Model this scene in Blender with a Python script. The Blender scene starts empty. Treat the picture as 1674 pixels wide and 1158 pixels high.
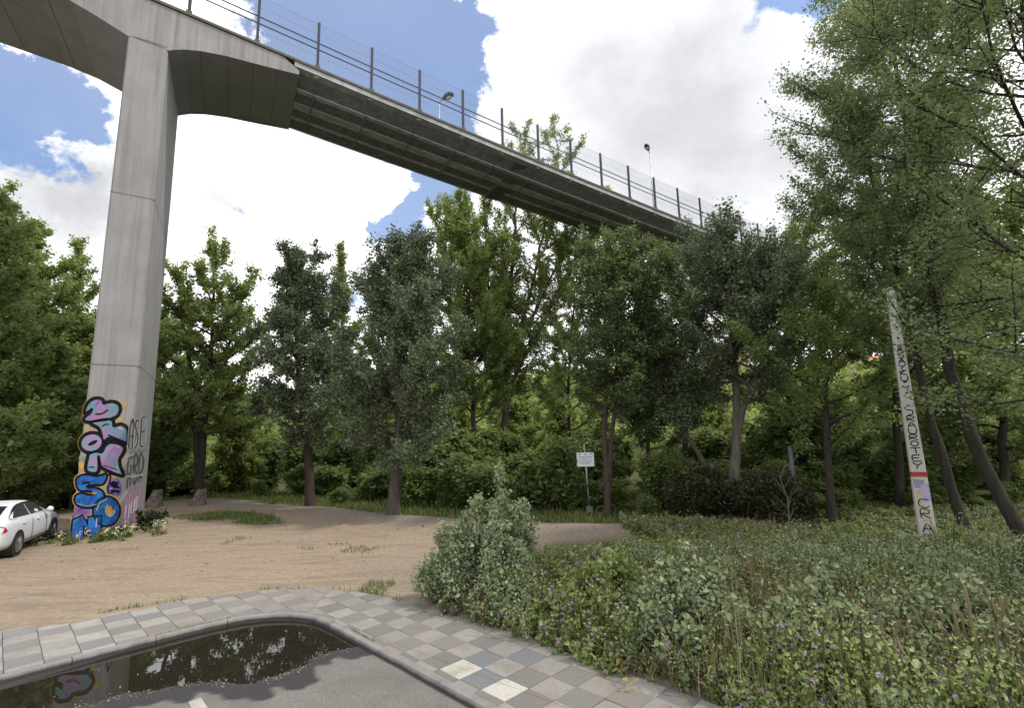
import bpy, bmesh, math, random
import numpy as np
from mathutils import Vector, Matrix
from mathutils.geometry import tessellate_polygon

random.seed(4); RNG = np.random.default_rng(11)
SC = bpy.context.scene
COL = SC.collection
K = 3.0/2.6                      # survey scale (camera 3 m above the ground)
R = math.radians

# ------------------------------------------------------------------ camera model (used as a surveying aid)
IW, IH, F = 1674, 1158, 820.0
_p = math.atan((713-IH/2)/F); _r = .026
FW = np.array([0, math.cos(_p), math.sin(_p)]); _r0 = np.array([1., 0, 0]); _u0 = np.cross(_r0, FW)
RT = _r0*math.cos(_r)-_u0*math.sin(_r); UP = _u0*math.cos(_r)+_r0*math.sin(_r)
EYE = np.array([0, 0, 3.0])
def ray(u, v): return FW+RT*(u-IW/2)/F-UP*(v-IH/2)/F
def gnd(u, v, z=0.0):
    d = ray(u, v); return EYE+d*((z-EYE[2])/d[2])
def base_at(u, dist):
    d = ray(u, 713+F*3.0/dist); d = d[:2]/np.linalg.norm(d[:2]); return np.array([d[0]*dist, d[1]*dist, 0.])
def top_at(u, v, dist):
    d = ray(u, v); return EYE+d*(dist/np.linalg.norm(d[:2]))

# ------------------------------------------------------------------ object helpers
def tag(o, label=None, cat=None, group=None, kind=None):
    if label: o['label'] = label
    if cat: o['category'] = cat
    if group: o['group'] = group
    if kind: o['kind'] = kind
    return o
def empty(name, loc=(0, 0, 0), rz=0.):
    o = bpy.data.objects.new(name, None); COL.objects.link(o); o.location = loc; o.rotation_euler = (0, 0, rz)
    o.empty_display_size = .3
    return o
def link(name, me, mats, parent=None, smooth=False):
    o = bpy.data.objects.new(name, me); COL.objects.link(o)
    for m in (mats if isinstance(mats, (list, tuple)) else [mats]): me.materials.append(m)
    if parent: o.parent = parent
    if smooth: me.polygons.foreach_set('use_smooth', np.ones(len(me.polygons), bool))
    return o
def np_mesh(name, V, Fc, mi=None):
    """V (n,3); Fc: list of (m,k) index arrays with k corners each"""
    Fc = [f for f in (Fc if isinstance(Fc, list) else [Fc]) if len(f)]
    me = bpy.data.meshes.new(name)
    V = np.ascontiguousarray(V, dtype=np.float32)
    me.vertices.add(len(V)); me.vertices.foreach_set('co', V.ravel())
    flat = np.concatenate([f.ravel() for f in Fc]).astype(np.int32)
    cnt = np.concatenate([np.full(len(f), f.shape[1]) for f in Fc]).astype(np.int32)
    me.loops.add(len(flat)); me.loops.foreach_set('vertex_index', flat)
    me.polygons.add(len(cnt))
    st = np.zeros(len(cnt), np.int32); st[1:] = np.cumsum(cnt)[:-1]
    me.polygons.foreach_set('loop_start', st); me.polygons.foreach_set('loop_total', cnt)
    if mi is not None: me.polygons.foreach_set('material_index', np.asarray(mi, np.int32))
    me.update(calc_edges=True)
    return me
def face_attr(me, name, arr):
    a = me.attributes.new(name, 'FLOAT', 'FACE'); a.data.foreach_set('value', np.ascontiguousarray(arr, np.float32))
def face_col(me, name, arr):
    a = me.attributes.new(name, 'FLOAT_COLOR', 'FACE')
    b = np.ones((len(arr), 4), np.float32); b[:, :3] = arr; a.data.foreach_set('color', b.ravel())

class MB:
    """collects boxes, prisms, tubes, sheets into one mesh"""
    def __init__(s): s.v = []; s.f = []; s.m = []
    def add(s, vs, fs, m=0):
        n = len(s.v); s.v += [tuple(map(float, v)) for v in vs]
        for f in fs: s.f.append([i+n for i in f]); s.m.append(m)
        return s
    def box(s, a, b, m=0):
        x0, y0, z0 = a; x1, y1, z1 = b
        return s.hexa([(x0,y0,z0),(x1,y0,z0),(x1,y1,z0),(x0,y1,z0),(x0,y0,z1),(x1,y0,z1),(x1,y1,z1),(x0,y1,z1)], m)
    def hexa(s, p, m=0):
        return s.add(p, [(3,2,1,0),(4,5,6,7),(0,1,5,4),(1,2,6,5),(2,3,7,6),(3,0,4,7)], m)
    def tube(s, pts, rad, n=6, m=0, cap=True):
        pts = [Vector(p) for p in pts]; rad = rad if hasattr(rad, '__len__') else [rad]*len(pts)
        vs = []; up = Vector((.31, .17, .93)).normalized()
        for i, p in enumerate(pts):
            t = (pts[min(i+1, len(pts)-1)]-pts[max(i-1, 0)]).normalized()
            a = t.cross(up)
            if a.length < .15: a = t.cross(Vector((1, 0, 0)))
            a.normalize(); b = t.cross(a)
            for k in range(n):
                an = 2*math.pi*k/n; vs.append(p+(a*math.cos(an)+b*math.sin(an))*rad[i])
        fs = [(i*n+k, (i+1)*n+k, (i+1)*n+(k+1) % n, i*n+(k+1) % n) for i in range(len(pts)-1) for k in range(n)]
        if cap: fs += [tuple(range(n)), tuple(reversed(range((len(pts)-1)*n, len(pts)*n)))]
        return s.add(vs, fs, m)
    def poly(s, pts, m=0):                       # a filled sheet (possibly concave)
        tri = tessellate_polygon([[Vector(p) for p in pts]])
        return s.add(pts, [tuple(t) for t in tri], m)
    def build(s, name, mats, parent=None, smooth=False):
        me = bpy.data.meshes.new(name); me.from_pydata(s.v, [], s.f); me.update()
        o = link(name, me, mats, parent, smooth)
        if len(me.materials) > 1: me.polygons.foreach_set('material_index', s.m)
        return o
def fix_normals(o):
    bm = bmesh.new(); bm.from_mesh(o.data); bmesh.ops.recalc_face_normals(bm, faces=bm.faces); bm.to_mesh(o.data); bm.free(); return o

# ------------------------------------------------------------------ materials
def new_mat(name):
    m = bpy.data.materials.new(name); m.use_nodes = True; nt = m.node_tree
    b = nt.nodes['Principled BSDF']; return m, nt, b
def N(nt, typ, **kw):
    n = nt.nodes.new(typ)
    for k, v in kw.items():
        if k in n.inputs: n.inputs[k].default_value = v
        else: setattr(n, k, v)
    return n
def ramp(nt, fac, stops):
    r = nt.nodes.new('ShaderNodeValToRGB'); e = r.color_ramp.elements
    while len(e) < len(stops): e.new(.5)
    for x, (p, c) in zip(e, stops): x.position = p; x.color = (*c, 1) if len(c) == 3 else c
    nt.links.new(fac, r.inputs['Fac']); return r.outputs['Color']
def mixc(nt, fac, a, b, mode='MIX'):
    n = nt.nodes.new('ShaderNodeMix'); n.data_type = 'RGBA'; n.blend_type = mode
    for s, v in ((n.inputs[0], fac), (n.inputs[6], a), (n.inputs[7], b)):
        if hasattr(v, 'is_linked'): nt.links.new(v, s)
        else: s.default_value = v if not isinstance(v, tuple) else ((*v, 1) if len(v) == 3 else v)
    return n.outputs[2]
def math_n(nt, op, a, b=None, clamp=False):
    n = nt.nodes.new('ShaderNodeMath'); n.operation = op; n.use_clamp = clamp
    for s, v in zip(n.inputs, (a, b)):
        if v is None: continue
        if hasattr(v, 'is_linked'): nt.links.new(v, s)
        else: s.default_value = v
    return n.outputs[0]
def coords(nt, which='Object', scale=(1, 1, 1)):
    tc = nt.nodes.new('ShaderNodeTexCoord'); mp = nt.nodes.new('ShaderNodeMapping'); mp.inputs['Scale'].default_value = scale
    nt.links.new(tc.outputs[which], mp.inputs['Vector']); return mp.outputs[0]
def noise(nt, vec, scale, detail=4, rough=.55, out='Fac', dist=0):
    n = N(nt, 'ShaderNodeTexNoise', Scale=scale, Detail=detail, Roughness=rough, Distortion=dist); nt.links.new(vec, n.inputs['Vector'])
    return n.outputs[out]
def bump(nt, b, h, strength=.4, dist=.02):
    n = N(nt, 'ShaderNodeBump', Strength=strength, Distance=dist); nt.links.new(h, n.inputs['Height']); nt.links.new(n.outputs[0], b.inputs['Normal'])

def plain(name, col, rough=.6, metal=0., var=.12, scale=6., spec=.4):
    m, nt, b = new_mat(name); v = coords(nt)
    c = noise(nt, v, scale, 5)
    lo = tuple(x*(1-var*2) for x in col); hi = tuple(min(1, x*(1+var*2)) for x in col)
    nt.links.new(ramp(nt, c, [(.3, lo), (.7, hi)]), b.inputs['Base Color'])
    b.inputs['Roughness'].default_value = rough; b.inputs['Metallic'].default_value = metal
    b.inputs['Specular IOR Level'].default_value = spec
    return m

def leaf_mat(name, cols, under=None, trans=.3, rough=.5, tcol=(.10, .16, .03), spec=.35):
    m, nt, b = new_mat(name)
    at = N(nt, 'ShaderNodeAttribute', attribute_name='tint')
    k = len(cols)
    c = ramp(nt, at.outputs['Fac'], [(i/(k-1) if k > 1 else 0, cc) for i, cc in enumerate(cols)])
    if under:
        g = nt.nodes.new('ShaderNodeNewGeometry'); c = mixc(nt, g.outputs['Backfacing'], c, under)
    nt.links.new(c, b.inputs['Base Color']); b.inputs['Roughness'].default_value = rough; b.inputs['Specular IOR Level'].default_value = spec
    if trans > 0:
        t = nt.nodes.new('ShaderNodeBsdfTranslucent'); t.inputs['Color'].default_value = (*tcol, 1)
        mx = nt.nodes.new('ShaderNodeMixShader'); mx.inputs[0].default_value = trans
        nt.links.new(b.outputs[0], mx.inputs[1]); nt.links.new(t.outputs[0], mx.inputs[2])
        nt.links.new(mx.outputs[0], nt.nodes['Material Output'].inputs[0])
    return m

def bark_mat(name, lo, hi, sc=9.):
    m, nt, b = new_mat(name); v = coords(nt, 'Object', (1, 1, .22))
    n = noise(nt, v, sc, 7, .7); n2 = noise(nt, coords(nt, 'Object', (1, 1, .6)), 2.2, 3)
    c = mixc(nt, n2, ramp(nt, n, [(.32, lo), (.68, hi)]), tuple((a+b_)/2*.75 for a, b_ in zip(lo, hi)))
    nt.links.new(c, b.inputs['Base Color']); b.inputs['Roughness'].default_value = .9; b.inputs['Specular IOR Level'].default_value = .15
    bump(nt, b, n, .9, .03); return m

M = {}
G_DARK = [(.018, .034, .010), (.032, .058, .016), (.055, .09, .022)]
M['leaf_poplar'] = leaf_mat('poplar_leaf', [(0.112, 0.154, 0.049), (0.177, 0.229, 0.076), (0.256, 0.305, 0.112)], None, .42, tcol=(0.317, 0.403, 0.104))
M['leaf_silver'] = leaf_mat('white_poplar_leaf', [(0.057, 0.085, 0.034), (0.094, 0.131, 0.055), (0.149, 0.190, 0.090)], (0.218, 0.259, 0.172), .22, tcol=(0.092, 0.127, 0.052))
M['leaf_ash'] = leaf_mat('ash_leaf', [(0.100, 0.143, 0.051), (0.156, 0.212, 0.077), (0.230, 0.288, 0.113)], None, .44, tcol=(0.294, 0.384, 0.102))
M['leaf_dark'] = leaf_mat('dark_leaf', [(0.060, 0.092, 0.037), (0.100, 0.140, 0.057), (0.156, 0.200, 0.085)], None, .34, tcol=(0.188, 0.250, 0.075))
M['leaf_grey'] = leaf_mat('grey_green_leaf', [(0.091, 0.127, 0.061), (0.146, 0.190, 0.093), (0.220, 0.262, 0.140)], None, .42, tcol=(0.232, 0.305, 0.104))
M['leaf_back'] = leaf_mat('wood_leaf', [(0.094, 0.132, 0.037), (0.155, 0.201, 0.057), (0.230, 0.276, 0.086)], None, .45, tcol=(0.333, 0.414, 0.098))
M['leaf_under'] = leaf_mat('undergrowth_leaf', [(0.062, 0.096, 0.031), (0.109, 0.151, 0.047), (0.182, 0.224, 0.073)], None, .40, tcol=(0.247, 0.319, 0.078))
M['leaf_juniper'] = leaf_mat('juniper_leaf', [(0.018, 0.022, 0.010), (0.033, 0.035, 0.015), (0.062, 0.050, 0.022)], None, .05)
M['leaf_sucker'] = leaf_mat('poplar_shoot_leaf', [(0.112, 0.155, 0.062), (0.202, 0.249, 0.110), (0.347, 0.381, 0.213)], (0.370, 0.403, 0.302), .22, tcol=(0.168, 0.213, 0.078))
M['leaf_mallow'] = leaf_mat('mallow_leaf', [(0.115, 0.152, 0.048), (0.207, 0.255, 0.083), (0.380, 0.414, 0.161)], None, .32, tcol=(0.253, 0.322, 0.081))
M['flower'] = leaf_mat('mallow_flower', [(.30, .17, .36), (.40, .26, .47), (.50, .38, .55)], None, .25, tcol=(.38, .26, .44))
M['flower_pale'] = leaf_mat('pale_flower', [(.6, .6, .5), (.72, .72, .64), (.7, .6, .18)], None, .1, tcol=(.5, .5, .4))
M['straw'] = leaf_mat('dry_stalk', [(.20, .175, .085), (.30, .26, .14), (.40, .35, .21)], None, .2, tcol=(.2, .16, .07))
M['grass'] = leaf_mat('grass_blade', [(.065, .095, .026), (.12, .16, .042), (.22, .23, .08)], None, .3, tcol=(.15, .2, .04))
M['yellow_leaf'] = leaf_mat('yellowing_leaf', [(.24, .21, .05), (.32, .28, .08), (.27, .16, .05)], None, .3, tcol=(.4, .3, .05))
M['bark'] = bark_mat('grey_brown_bark', (.035, .028, .022), (.14, .12, .10))
M['bark_red'] = bark_mat('reddish_bark', (.026, .019, .015), (.10, .075, .062))
M['bark_dark'] = bark_mat('dark_bark', (.018, .016, .013), (.07, .062, .05))
M['bark_pale'] = bark_mat('pale_bark', (.04, .036, .03), (.24, .225, .19), 6.)
M['stem'] = plain('green_stem', (.09, .11, .05), .8)

def concrete(name, base, streak=1., joints=()):
    m, nt, b = new_mat(name)
    v = coords(nt, 'Object', (1, 1, .035)); n = noise(nt, v, 5.5, 6, .65)
    v2 = coords(nt, 'Object'); n2 = noise(nt, v2, .9, 6, .6); n3 = noise(nt, v2, 26, 4, .6)
    lo = tuple(x*(1-.33*streak) for x in base); hi = tuple(x*(1+.22*streak) for x in base)
    c = ramp(nt, n, [(.30, lo), (.5, base), (.72, hi)])
    c = mixc(nt, math_n(nt, 'MULTIPLY', math_n(nt, 'SUBTRACT', n2, .42, True), 1.6, True), c, (base[0]*.62, base[1]*.60, base[2]*.58))
    c = mixc(nt, .25, c, ramp(nt, n3, [(.3, tuple(x*.7 for x in base)), (.7, hi)]))
    nt.links.new(c, b.inputs['Base Color']); b.inputs['Roughness'].default_value = .88; b.inputs['Specular IOR Level'].default_value = .2
    bump(nt, b, n3, .25, .01); return m
M['concrete'] = concrete('weathered_concrete', (.25, .246, .243), 1.15)
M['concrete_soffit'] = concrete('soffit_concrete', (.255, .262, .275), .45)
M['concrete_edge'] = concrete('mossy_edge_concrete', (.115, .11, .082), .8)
M['joint'] = plain('joint_line', (.15, .145, .14), .95)
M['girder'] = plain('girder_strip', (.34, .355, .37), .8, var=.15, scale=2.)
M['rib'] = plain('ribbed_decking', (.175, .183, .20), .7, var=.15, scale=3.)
M['bracket'] = plain('dark_bracket', (.10, .10, .108), .7)
M['pad'] = plain('white_pad', (.42, .41, .38), .8)
M['steel'] = plain('painted_steel_post', (.020, .027, .038), .7, .0, var=.1)
M['wire'] = plain('mesh_wire', (.12, .15, .20), .6, .0, var=.05)
M['galv'] = plain('galvanised_steel', (.33, .35, .37), .45, .55, var=.12)
M['lamp_glass'] = plain('lamp_bowl', (.42, .42, .40), .3)
M['sign_white'] = plain('white_sign', (.66, .67, .68), .5, var=.05)
M['sign_blue'] = plain('faded_blue_print', (.24, .27, .40), .7)
M['pole_conc'] = concrete('pale_pole_concrete', (.43, .42, .385), .5)
M['black'] = plain('black_paint', (.010, .010, .014), .85, var=.2, spec=.1)
M['hole'] = plain('dark_hole', (.02, .02, .02), .9)
M['red'] = plain('red_tape', (.33, .022, .03), .55)
m, nt, b = new_mat('rough_stone'); v = coords(nt); c = ramp(nt, noise(nt, v, 5, 8, .75), [(.35, (.05, .042, .035)), (.5, (.15, .125, .10)), (.68, (.30, .26, .22))])
c = mixc(nt, math_n(nt, 'MULTIPLY', math_n(nt, 'SUBTRACT', noise(nt, v, 3.1, 3, .5, dist=1.), .60, True), 9., True), c, (.20, .06, .07))
nt.links.new(c, b.inputs['Base Color']); b.inputs['Roughness'].default_value = .95; bump(nt, b, noise(nt, v, 6, 6, .7), 1., .06); M['stone'] = m
M['stone_red'] = plain('spray_red', (.19, .05, .06), .9)

def paint(name, a, b_, sc=5.):
    m, nt, b = new_mat(name); n = noise(nt, coords(nt), sc, 4, .6, dist=.6)
    nt.links.new(ramp(nt, n, [(.38, a), (.60, b_)]), b.inputs['Base Color']); b.inputs['Roughness'].default_value = .8; b.inputs['Specular IOR Level'].default_value = .1
    return m
M['p_cream'] = paint('washed_yellow_spray', (.36, .32, .17), (.40, .37, .28), 5.)
M['tag_dark'] = paint('faded_dark_spray', (.03, .034, .038), (.085, .09, .092), 4.)
M['p_pink'] = paint('pink_teal_spray', (.32, .14, .30), (.09, .24, .26), 2.6)
M['p_pink2'] = paint('pink_spray', (.36, .17, .36), (.14, .25, .29), 1.9)
M['p_blue'] = paint('blue_spray', (.018, .07, .30), (.03, .16, .46), 3.6)
M['p_blue2'] = paint('deep_blue_spray', (.02, .05, .18), (.02, .14, .34), 3.2)
M['p_yellow'] = paint('yellow_spray', (.45, .32, .035), (.40, .25, .05))
M['p_orange'] = paint('orange_spray', (.42, .21, .05), (.45, .30, .08))
M['p_purple'] = paint('purple_spray', (.20, .12, .33), (.13, .07, .22), 4.)
M['p_mauve'] = paint('mauve_spray', (.30, .19, .27), (.20, .12, .19), 6.)
M['p_white'] = paint('white_spray', (.55, .53, .56), (.42, .40, .44))
M['p_lilac'] = paint('lilac_spray', (.40, .33, .50), (.30, .27, .42))
M['p_teal'] = paint('pale_teal_spray', (.20, .34, .33), (.27, .36, .34))
M['p_grey'] = paint('grey_wash_spray', (.22, .24, .24), (.16, .18, .18))

# ------------------------------------------------------------------ ground, road, pavement, kerb
A_ = np.array([.714, -.700]); B_ = np.array([.700, .714])
road_pts = K*np.array([(-14.6, -2.6), (-5.19, 7.06), (-4.74, 7.52), (-4.45, 7.80), (-4.15, 8.02), (-3.8, 8.13), (-3.4, 8.12), (-3.1, 8.0), (-2.79, 7.75), (-2.1, 7.06), (-1.43, 6.40), (-.41, 5.37), (6.6, -1.65)])
out_pts = K*np.array([(-16.6, -1.0), (-7.75, 7.55), (-7.0, 8.12), (-6.25, 8.62), (-5.46, 9.1), (-4.5, 9.47), (-3.43, 9.44), (-2.74, 9.2), (-1.59, 8.5), (.06, 7.06), (7.6, -.35)])
def halfplanes(pts):
    hp = []
    for a, b in zip(pts[:-1], pts[1:]):
        d = b-a; n = np.array([-d[1], d[0]])/np.linalg.norm(d); hp.append((n, n@a))     # n points away from the road
    return hp
ROAD, OUT = halfplanes(road_pts), halfplanes(out_pts)
def sd(hp, P): return np.max(np.stack([P@n-c for n, c in hp]), axis=0)
def clip(poly, n, c, keep_in=True):
    s = 1 if keep_in else -1; out = []
    for i in range(len(poly)):
        a, b = poly[i], poly[(i+1) % len(poly)]; da, db = s*(a@n-c), s*(b@n-c)
        if da <= 0: out.append(a)
        if da*db < 0: out.append(a+(b-a)*da/(da-db))
    return out
def vnoise(x, y, seed=0):
    z = np.zeros_like(x); rg = np.random.default_rng(seed)
    for _ in range(9):
        k = rg.normal(size=2); k *= 1/np.linalg.norm(k)*2**rg.uniform(-1.6, 1.6); z += np.sin(k[0]*x+k[1]*y+rg.uniform(0, 6.28))
    return z/4.
EX = [-40, -22, -16, -9.6, -4.8, -2, 0, 3, 8, 20]; EY = [33, 31, 28.5, 24.2, 20.3, 18.7, 17.7, 17.0, 16.6, 17.5]
def wood_edge(x): return np.interp(x, EX, EY)
def ground_z(x, y):
    P = np.stack([x, y], -1); d = np.hypot(x, y); o = sd(OUT, P)
    o = o+np.clip(.22+.34*vnoise(x*1.4, y*1.4, 17), 0, .75)*np.clip((-x-6.2)/1.2, 0, 1)*(o > -1.)
    z = .022*vnoise(x, y, 3)
    z = np.where(o < .35, z*.5+.004+.014*np.clip((-x-6.2)/1.2, 0, 1), z)
    z = np.where(o < 0, np.maximum(-.45, o*1.9), z)
    berm = np.exp(-((y-wood_edge(x)+.9)/1.1)**2)*np.clip((x+11)/3, 0, 1)*np.clip((9-x)/5, 0, 1)
    z = z+.16*berm
    far = np.clip((d-34)/16, 0, 1); z = z-1.6*far
    hill = np.clip((d-62)/95, 0, 1); hill = hill*hill*(3-2*hill)
    z = z+hill*(15+5*np.sin(x*.021+1.2))*np.clip((y+40)/60, 0, 1)
    return z
def axis(lo, hi, mid_lo, mid_hi, step, grow=1.16):
    a = list(np.arange(mid_lo, mid_hi+step, step)); s = step
    while a[-1] < hi: s *= grow; a.append(a[-1]+s)
    b = []; s = step; x = mid_lo
    while x > lo: s *= grow; x -= s; b.append(x)
    return np.array(b[::-1]+a)
gx = axis(-420, 420, -20, 16, .2); gy = axis(-120, 640, -4, 30, .2)
X, Y = np.meshgrid(gx, gy); Z = ground_z(X, Y)
nx, ny = len(gx), len(gy)
idx = np.arange(nx*ny).reshape(ny, nx)
quads = np.stack([idx[:-1, :-1], idx[:-1, 1:], idx[1:, 1:], idx[1:, :-1]], -1).reshape(-1, 4)
me = np_mesh('ground', np.stack([X, Y, Z], -1).reshape(-1, 3), quads)

# soil kinds as a per-vertex map: how gravelly grey, how grassy
x, y = X.ravel(), Y.ravel(); d = np.hypot(x, y)
grey = np.clip((x+3.2+.5*vnoise(x, y, 8)+.35*(y-10))/3.0, 0, 1)*np.clip((15.5-y+x*.1)/3, 0, 1)
grey = np.maximum(grey, np.clip((y-wood_edge(x)+2.9+.4*vnoise(x, y, 9))/.9, 0, 1)*.85)
edge_y = wood_edge(x)+.35*vnoise(x*1.2, y*1.2, 5)
grassy = np.clip((y-edge_y)/.9, 0, 1)
grassy = np.maximum(grassy, np.clip((-x-19.5)/2, 0, 1)*.8*np.clip((y-18)/3, 0, 1))
right2 = np.clip((x-3.5)/.6, 0, 1)*np.clip((y-8)/1, 0, 1)
right = np.clip((x+y*.0-.1-np.clip((9.5-y), 0, 9)*.9)/1.0, 0, 1)*np.clip((y-1)/1, 0, 1)*np.clip((15.5-y+.2*x)/2, 0, 1)
grassy = np.maximum(np.maximum(grassy, right), right2)
for nm, arr in (('grey', grey), ('grassy', grassy)):
    at = me.attributes.new(nm, 'FLOAT', 'POINT'); at.data.foreach_set('value', arr.astype(np.float32))
m, nt, b = new_mat('dirt_and_grass'); v = coords(nt)
big = noise(nt, v, .55, 5, .6); fine = noise(nt, v, 9, 8, .7); peb = noise(nt, v, 55, 4, .7)
st = noise(nt, coords(nt, 'Object', (.5, 2.2, 1)), 1.0, 7, .7, dist=.9)
tan = ramp(nt, fine, [(.28, (.198, .153, .108)), (.5, (.275, .217, .158)), (.75, (.345, .282, .212))])
tan = mixc(nt, math_n(nt, 'MULTIPLY', math_n(nt, 'MULTIPLY', math_n(nt, 'SUBTRACT', st, .46, True), math_n(nt, 'MULTIPLY', big, 2.)), 2.9, True), tan, (.155, .122, .095))
gry = ramp(nt, fine, [(.28, (.128, .107, .087)), (.5, (.20, .169, .139)), (.75, (.28, .24, .20))])
a1 = N(nt, 'ShaderNodeAttribute', attribute_name='grey'); a2 = N(nt, 'ShaderNodeAttribute', attribute_name='grassy')
gf = math_n(nt, 'ADD', math_n(nt, 'MULTIPLY', a1.outputs['Fac'], .95), math_n(nt, 'MULTIPLY', math_n(nt, 'SUBTRACT', big, .5), .5), True)
c = mixc(nt, gf, tan, gry)
c = mixc(nt, math_n(nt, 'MULTIPLY', math_n(nt, 'SUBTRACT', peb, .56, True), 3.5, True), c, (.28, .24, .195))
c = mixc(nt, math_n(nt, 'MULTIPLY', math_n(nt, 'SUBTRACT', .40, peb, True), 4., True), c, (.13, .10, .075))
grs = ramp(nt, fine, [(.3, (.028, .036, .012)), (.55, (.060, .07, .022)), (.75, (.13, .11, .05))])
ga = math_n(nt, 'MULTIPLY', math_n(nt, 'SUBTRACT', math_n(nt, 'ADD', a2.outputs['Fac'], math_n(nt, 'MULTIPLY', math_n(nt, 'SUBTRACT', fine, .5), .9)), .3), 2., True)
c = mixc(nt, ga, c, grs)
nt.links.new(c, b.inputs['Base Color']); b.inputs['Roughness'].default_value = .95; b.inputs['Specular IOR Level'].default_value = .12
hgt = math_n(nt, 'ADD', math_n(nt, 'MULTIPLY', fine, .8), math_n(nt, 'MULTIPLY', peb, .35)); bump(nt, b, hgt, .8, .05)
M['ground'] = m
tag(link('ground', me, m, smooth=True), kind='structure', label='tan dirt clearing running into the wood and hillside')

# road sheet with puddle wetness map
def pz(u, v): return gnd(u, v, -.08)[:2]
pud = [pz(*q) for q in ((545, 1013), (575, 1024), (592, 1036), (603, 1050), (575, 1060), (540, 1065), (515, 1075), (500, 1086), (470, 1098), (450, 1105), (420, 1114), (390, 1119), (360, 1116), (330, 1119), (295, 1122), (260, 1126), (230, 1131), (200, 1136), (150, 1150), (110, 1160), (40, 1180), (-60, 1225))]
far_chain = [road_pts[i] for i in (0, 1, 2, 3, 4, 5, 6, 7)]
inset = [p-np.array([.02, .02]) for p in far_chain[1:]]
pud_poly = [np.array((-9.3, 3.6))]+inset+pud
def sdist_poly(P, poly):
    poly = np.array(poly); d = np.full(len(P), 1e9); ins = np.zeros(len(P), bool)
    for a, b_ in zip(poly, np.roll(poly, -1, 0)):
        e = b_-a; w = P-a; t = np.clip((w@e)/(e@e+1e-12), 0, 1); d = np.minimum(d, np.hypot(*(w-t[:, None]*e).T))
        cnd = (a[1] > P[:, 1]) != (b_[1] > P[:, 1]); xx = a[0]+(P[:, 1]-a[1])/(b_[1]-a[1]+1e-12)*e[0]
        ins ^= cnd & (P[:, 0] < xx)
    return np.where(ins, -d, d)
rx = axis(-40, 20, -10.5, 1.5, .05, 1.3); ry = axis(-40, 9.7, 3.5, 9.65, .05, 1.3)
RX, RY = np.meshgrid(rx, ry); P = np.stack([RX.ravel(), RY.ravel()], -1)
rdist = sd(ROAD, P)
inside = (rdist < .06)
sdp = sdist_poly(P, pud_poly)
wob = .10*vnoise(P[:, 0]*3, P[:, 1]*3, 21)+.06*vnoise(P[:, 0]*9, P[:, 1]*9, 22)
wet = np.clip(1-(sdp-.40+wob*2.2)/.04, 0, 1)
wet[sdp > 2] = 0
idx = np.arange(len(P)).reshape(len(ry), len(rx))
q = np.stack([idx[:-1, :-1], idx[:-1, 1:], idx[1:, 1:], idx[1:, :-1]], -1).reshape(-1, 4)
q = q[inside[q].any(1)]
# carriageway sinks a little under the puddle so the water has a shallow basin
zr = -.08-.012*np.clip(-sdp*4+.1, 0, 1)+.003*vnoise(P[:, 0]*5, P[:, 1]*5, 6)
me = np_mesh('road', np.c_[P, zr], q)
at = me.attributes.new('wet', 'FLOAT', 'POINT'); at.data.foreach_set('value', wet.astype(np.float32))
m, nt, b = new_mat('asphalt'); v = coords(nt)
n1 = noise(nt, v, 1.6, 6, .65); n2 = noise(nt, v, 48, 6, .8); n3 = noise(nt, v, 5, 8, .75)
c = ramp(nt, n2, [(.3, (.072, .066, .06)), (.52, (.160, .150, .139)), (.72, (.26, .247, .228))])
c = mixc(nt, math_n(nt, 'MULTIPLY', math_n(nt, 'SUBTRACT', n1, .42, True), 2.2, True), c, (.105, .098, .092))
c = mixc(nt, math_n(nt, 'MULTIPLY', math_n(nt, 'SUBTRACT', n3, .55, True), 2.0, True), c, (.205, .19, .172))
vo = N(nt, 'ShaderNodeTexVoronoi', feature='DISTANCE_TO_EDGE', Scale=.42); wv = nt.nodes.new('ShaderNodeVectorMath'); wv.operation = 'ADD'; nt.links.new(v, wv.inputs[0]); nt.links.new(N(nt, 'ShaderNodeTexNoise', Scale=2.5, Detail=6).outputs['Color'], wv.inputs[1]); nt.links.new(wv.outputs[0], vo.inputs['Vector'])
c = mixc(nt, math_n(nt, 'MULTIPLY', math_n(nt, 'SUBTRACT', .0035, vo.outputs['Distance'], True), 160., True), c, (.05, .047, .044))
a = N(nt, 'ShaderNodeAttribute', attribute_name='wet')
c = mixc(nt, a.outputs['Fac'], c, mixc(nt, n2, (.026, .025, .026), (.058, .056, .056)))
nt.links.new(c, b.inputs['Base Color'])
rr = nt.nodes.new('ShaderNodeMapRange'); rr.inputs['To Min'].default_value = .9; rr.inputs['To Max'].default_value = .8
nt.links.new(a.outputs['Fac'], rr.inputs[0]); nt.links.new(rr.outputs[0], b.inputs['Roughness'])
bump(nt, b, math_n(nt, 'ADD', n2, math_n(nt, 'MULTIPLY', n3, .5)), .5, .008)
b.inputs['Specular IOR Level'].default_value = .12
tag(link('road', me, m, smooth=True), kind='structure', label='worn grey asphalt carriageway')
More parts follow.
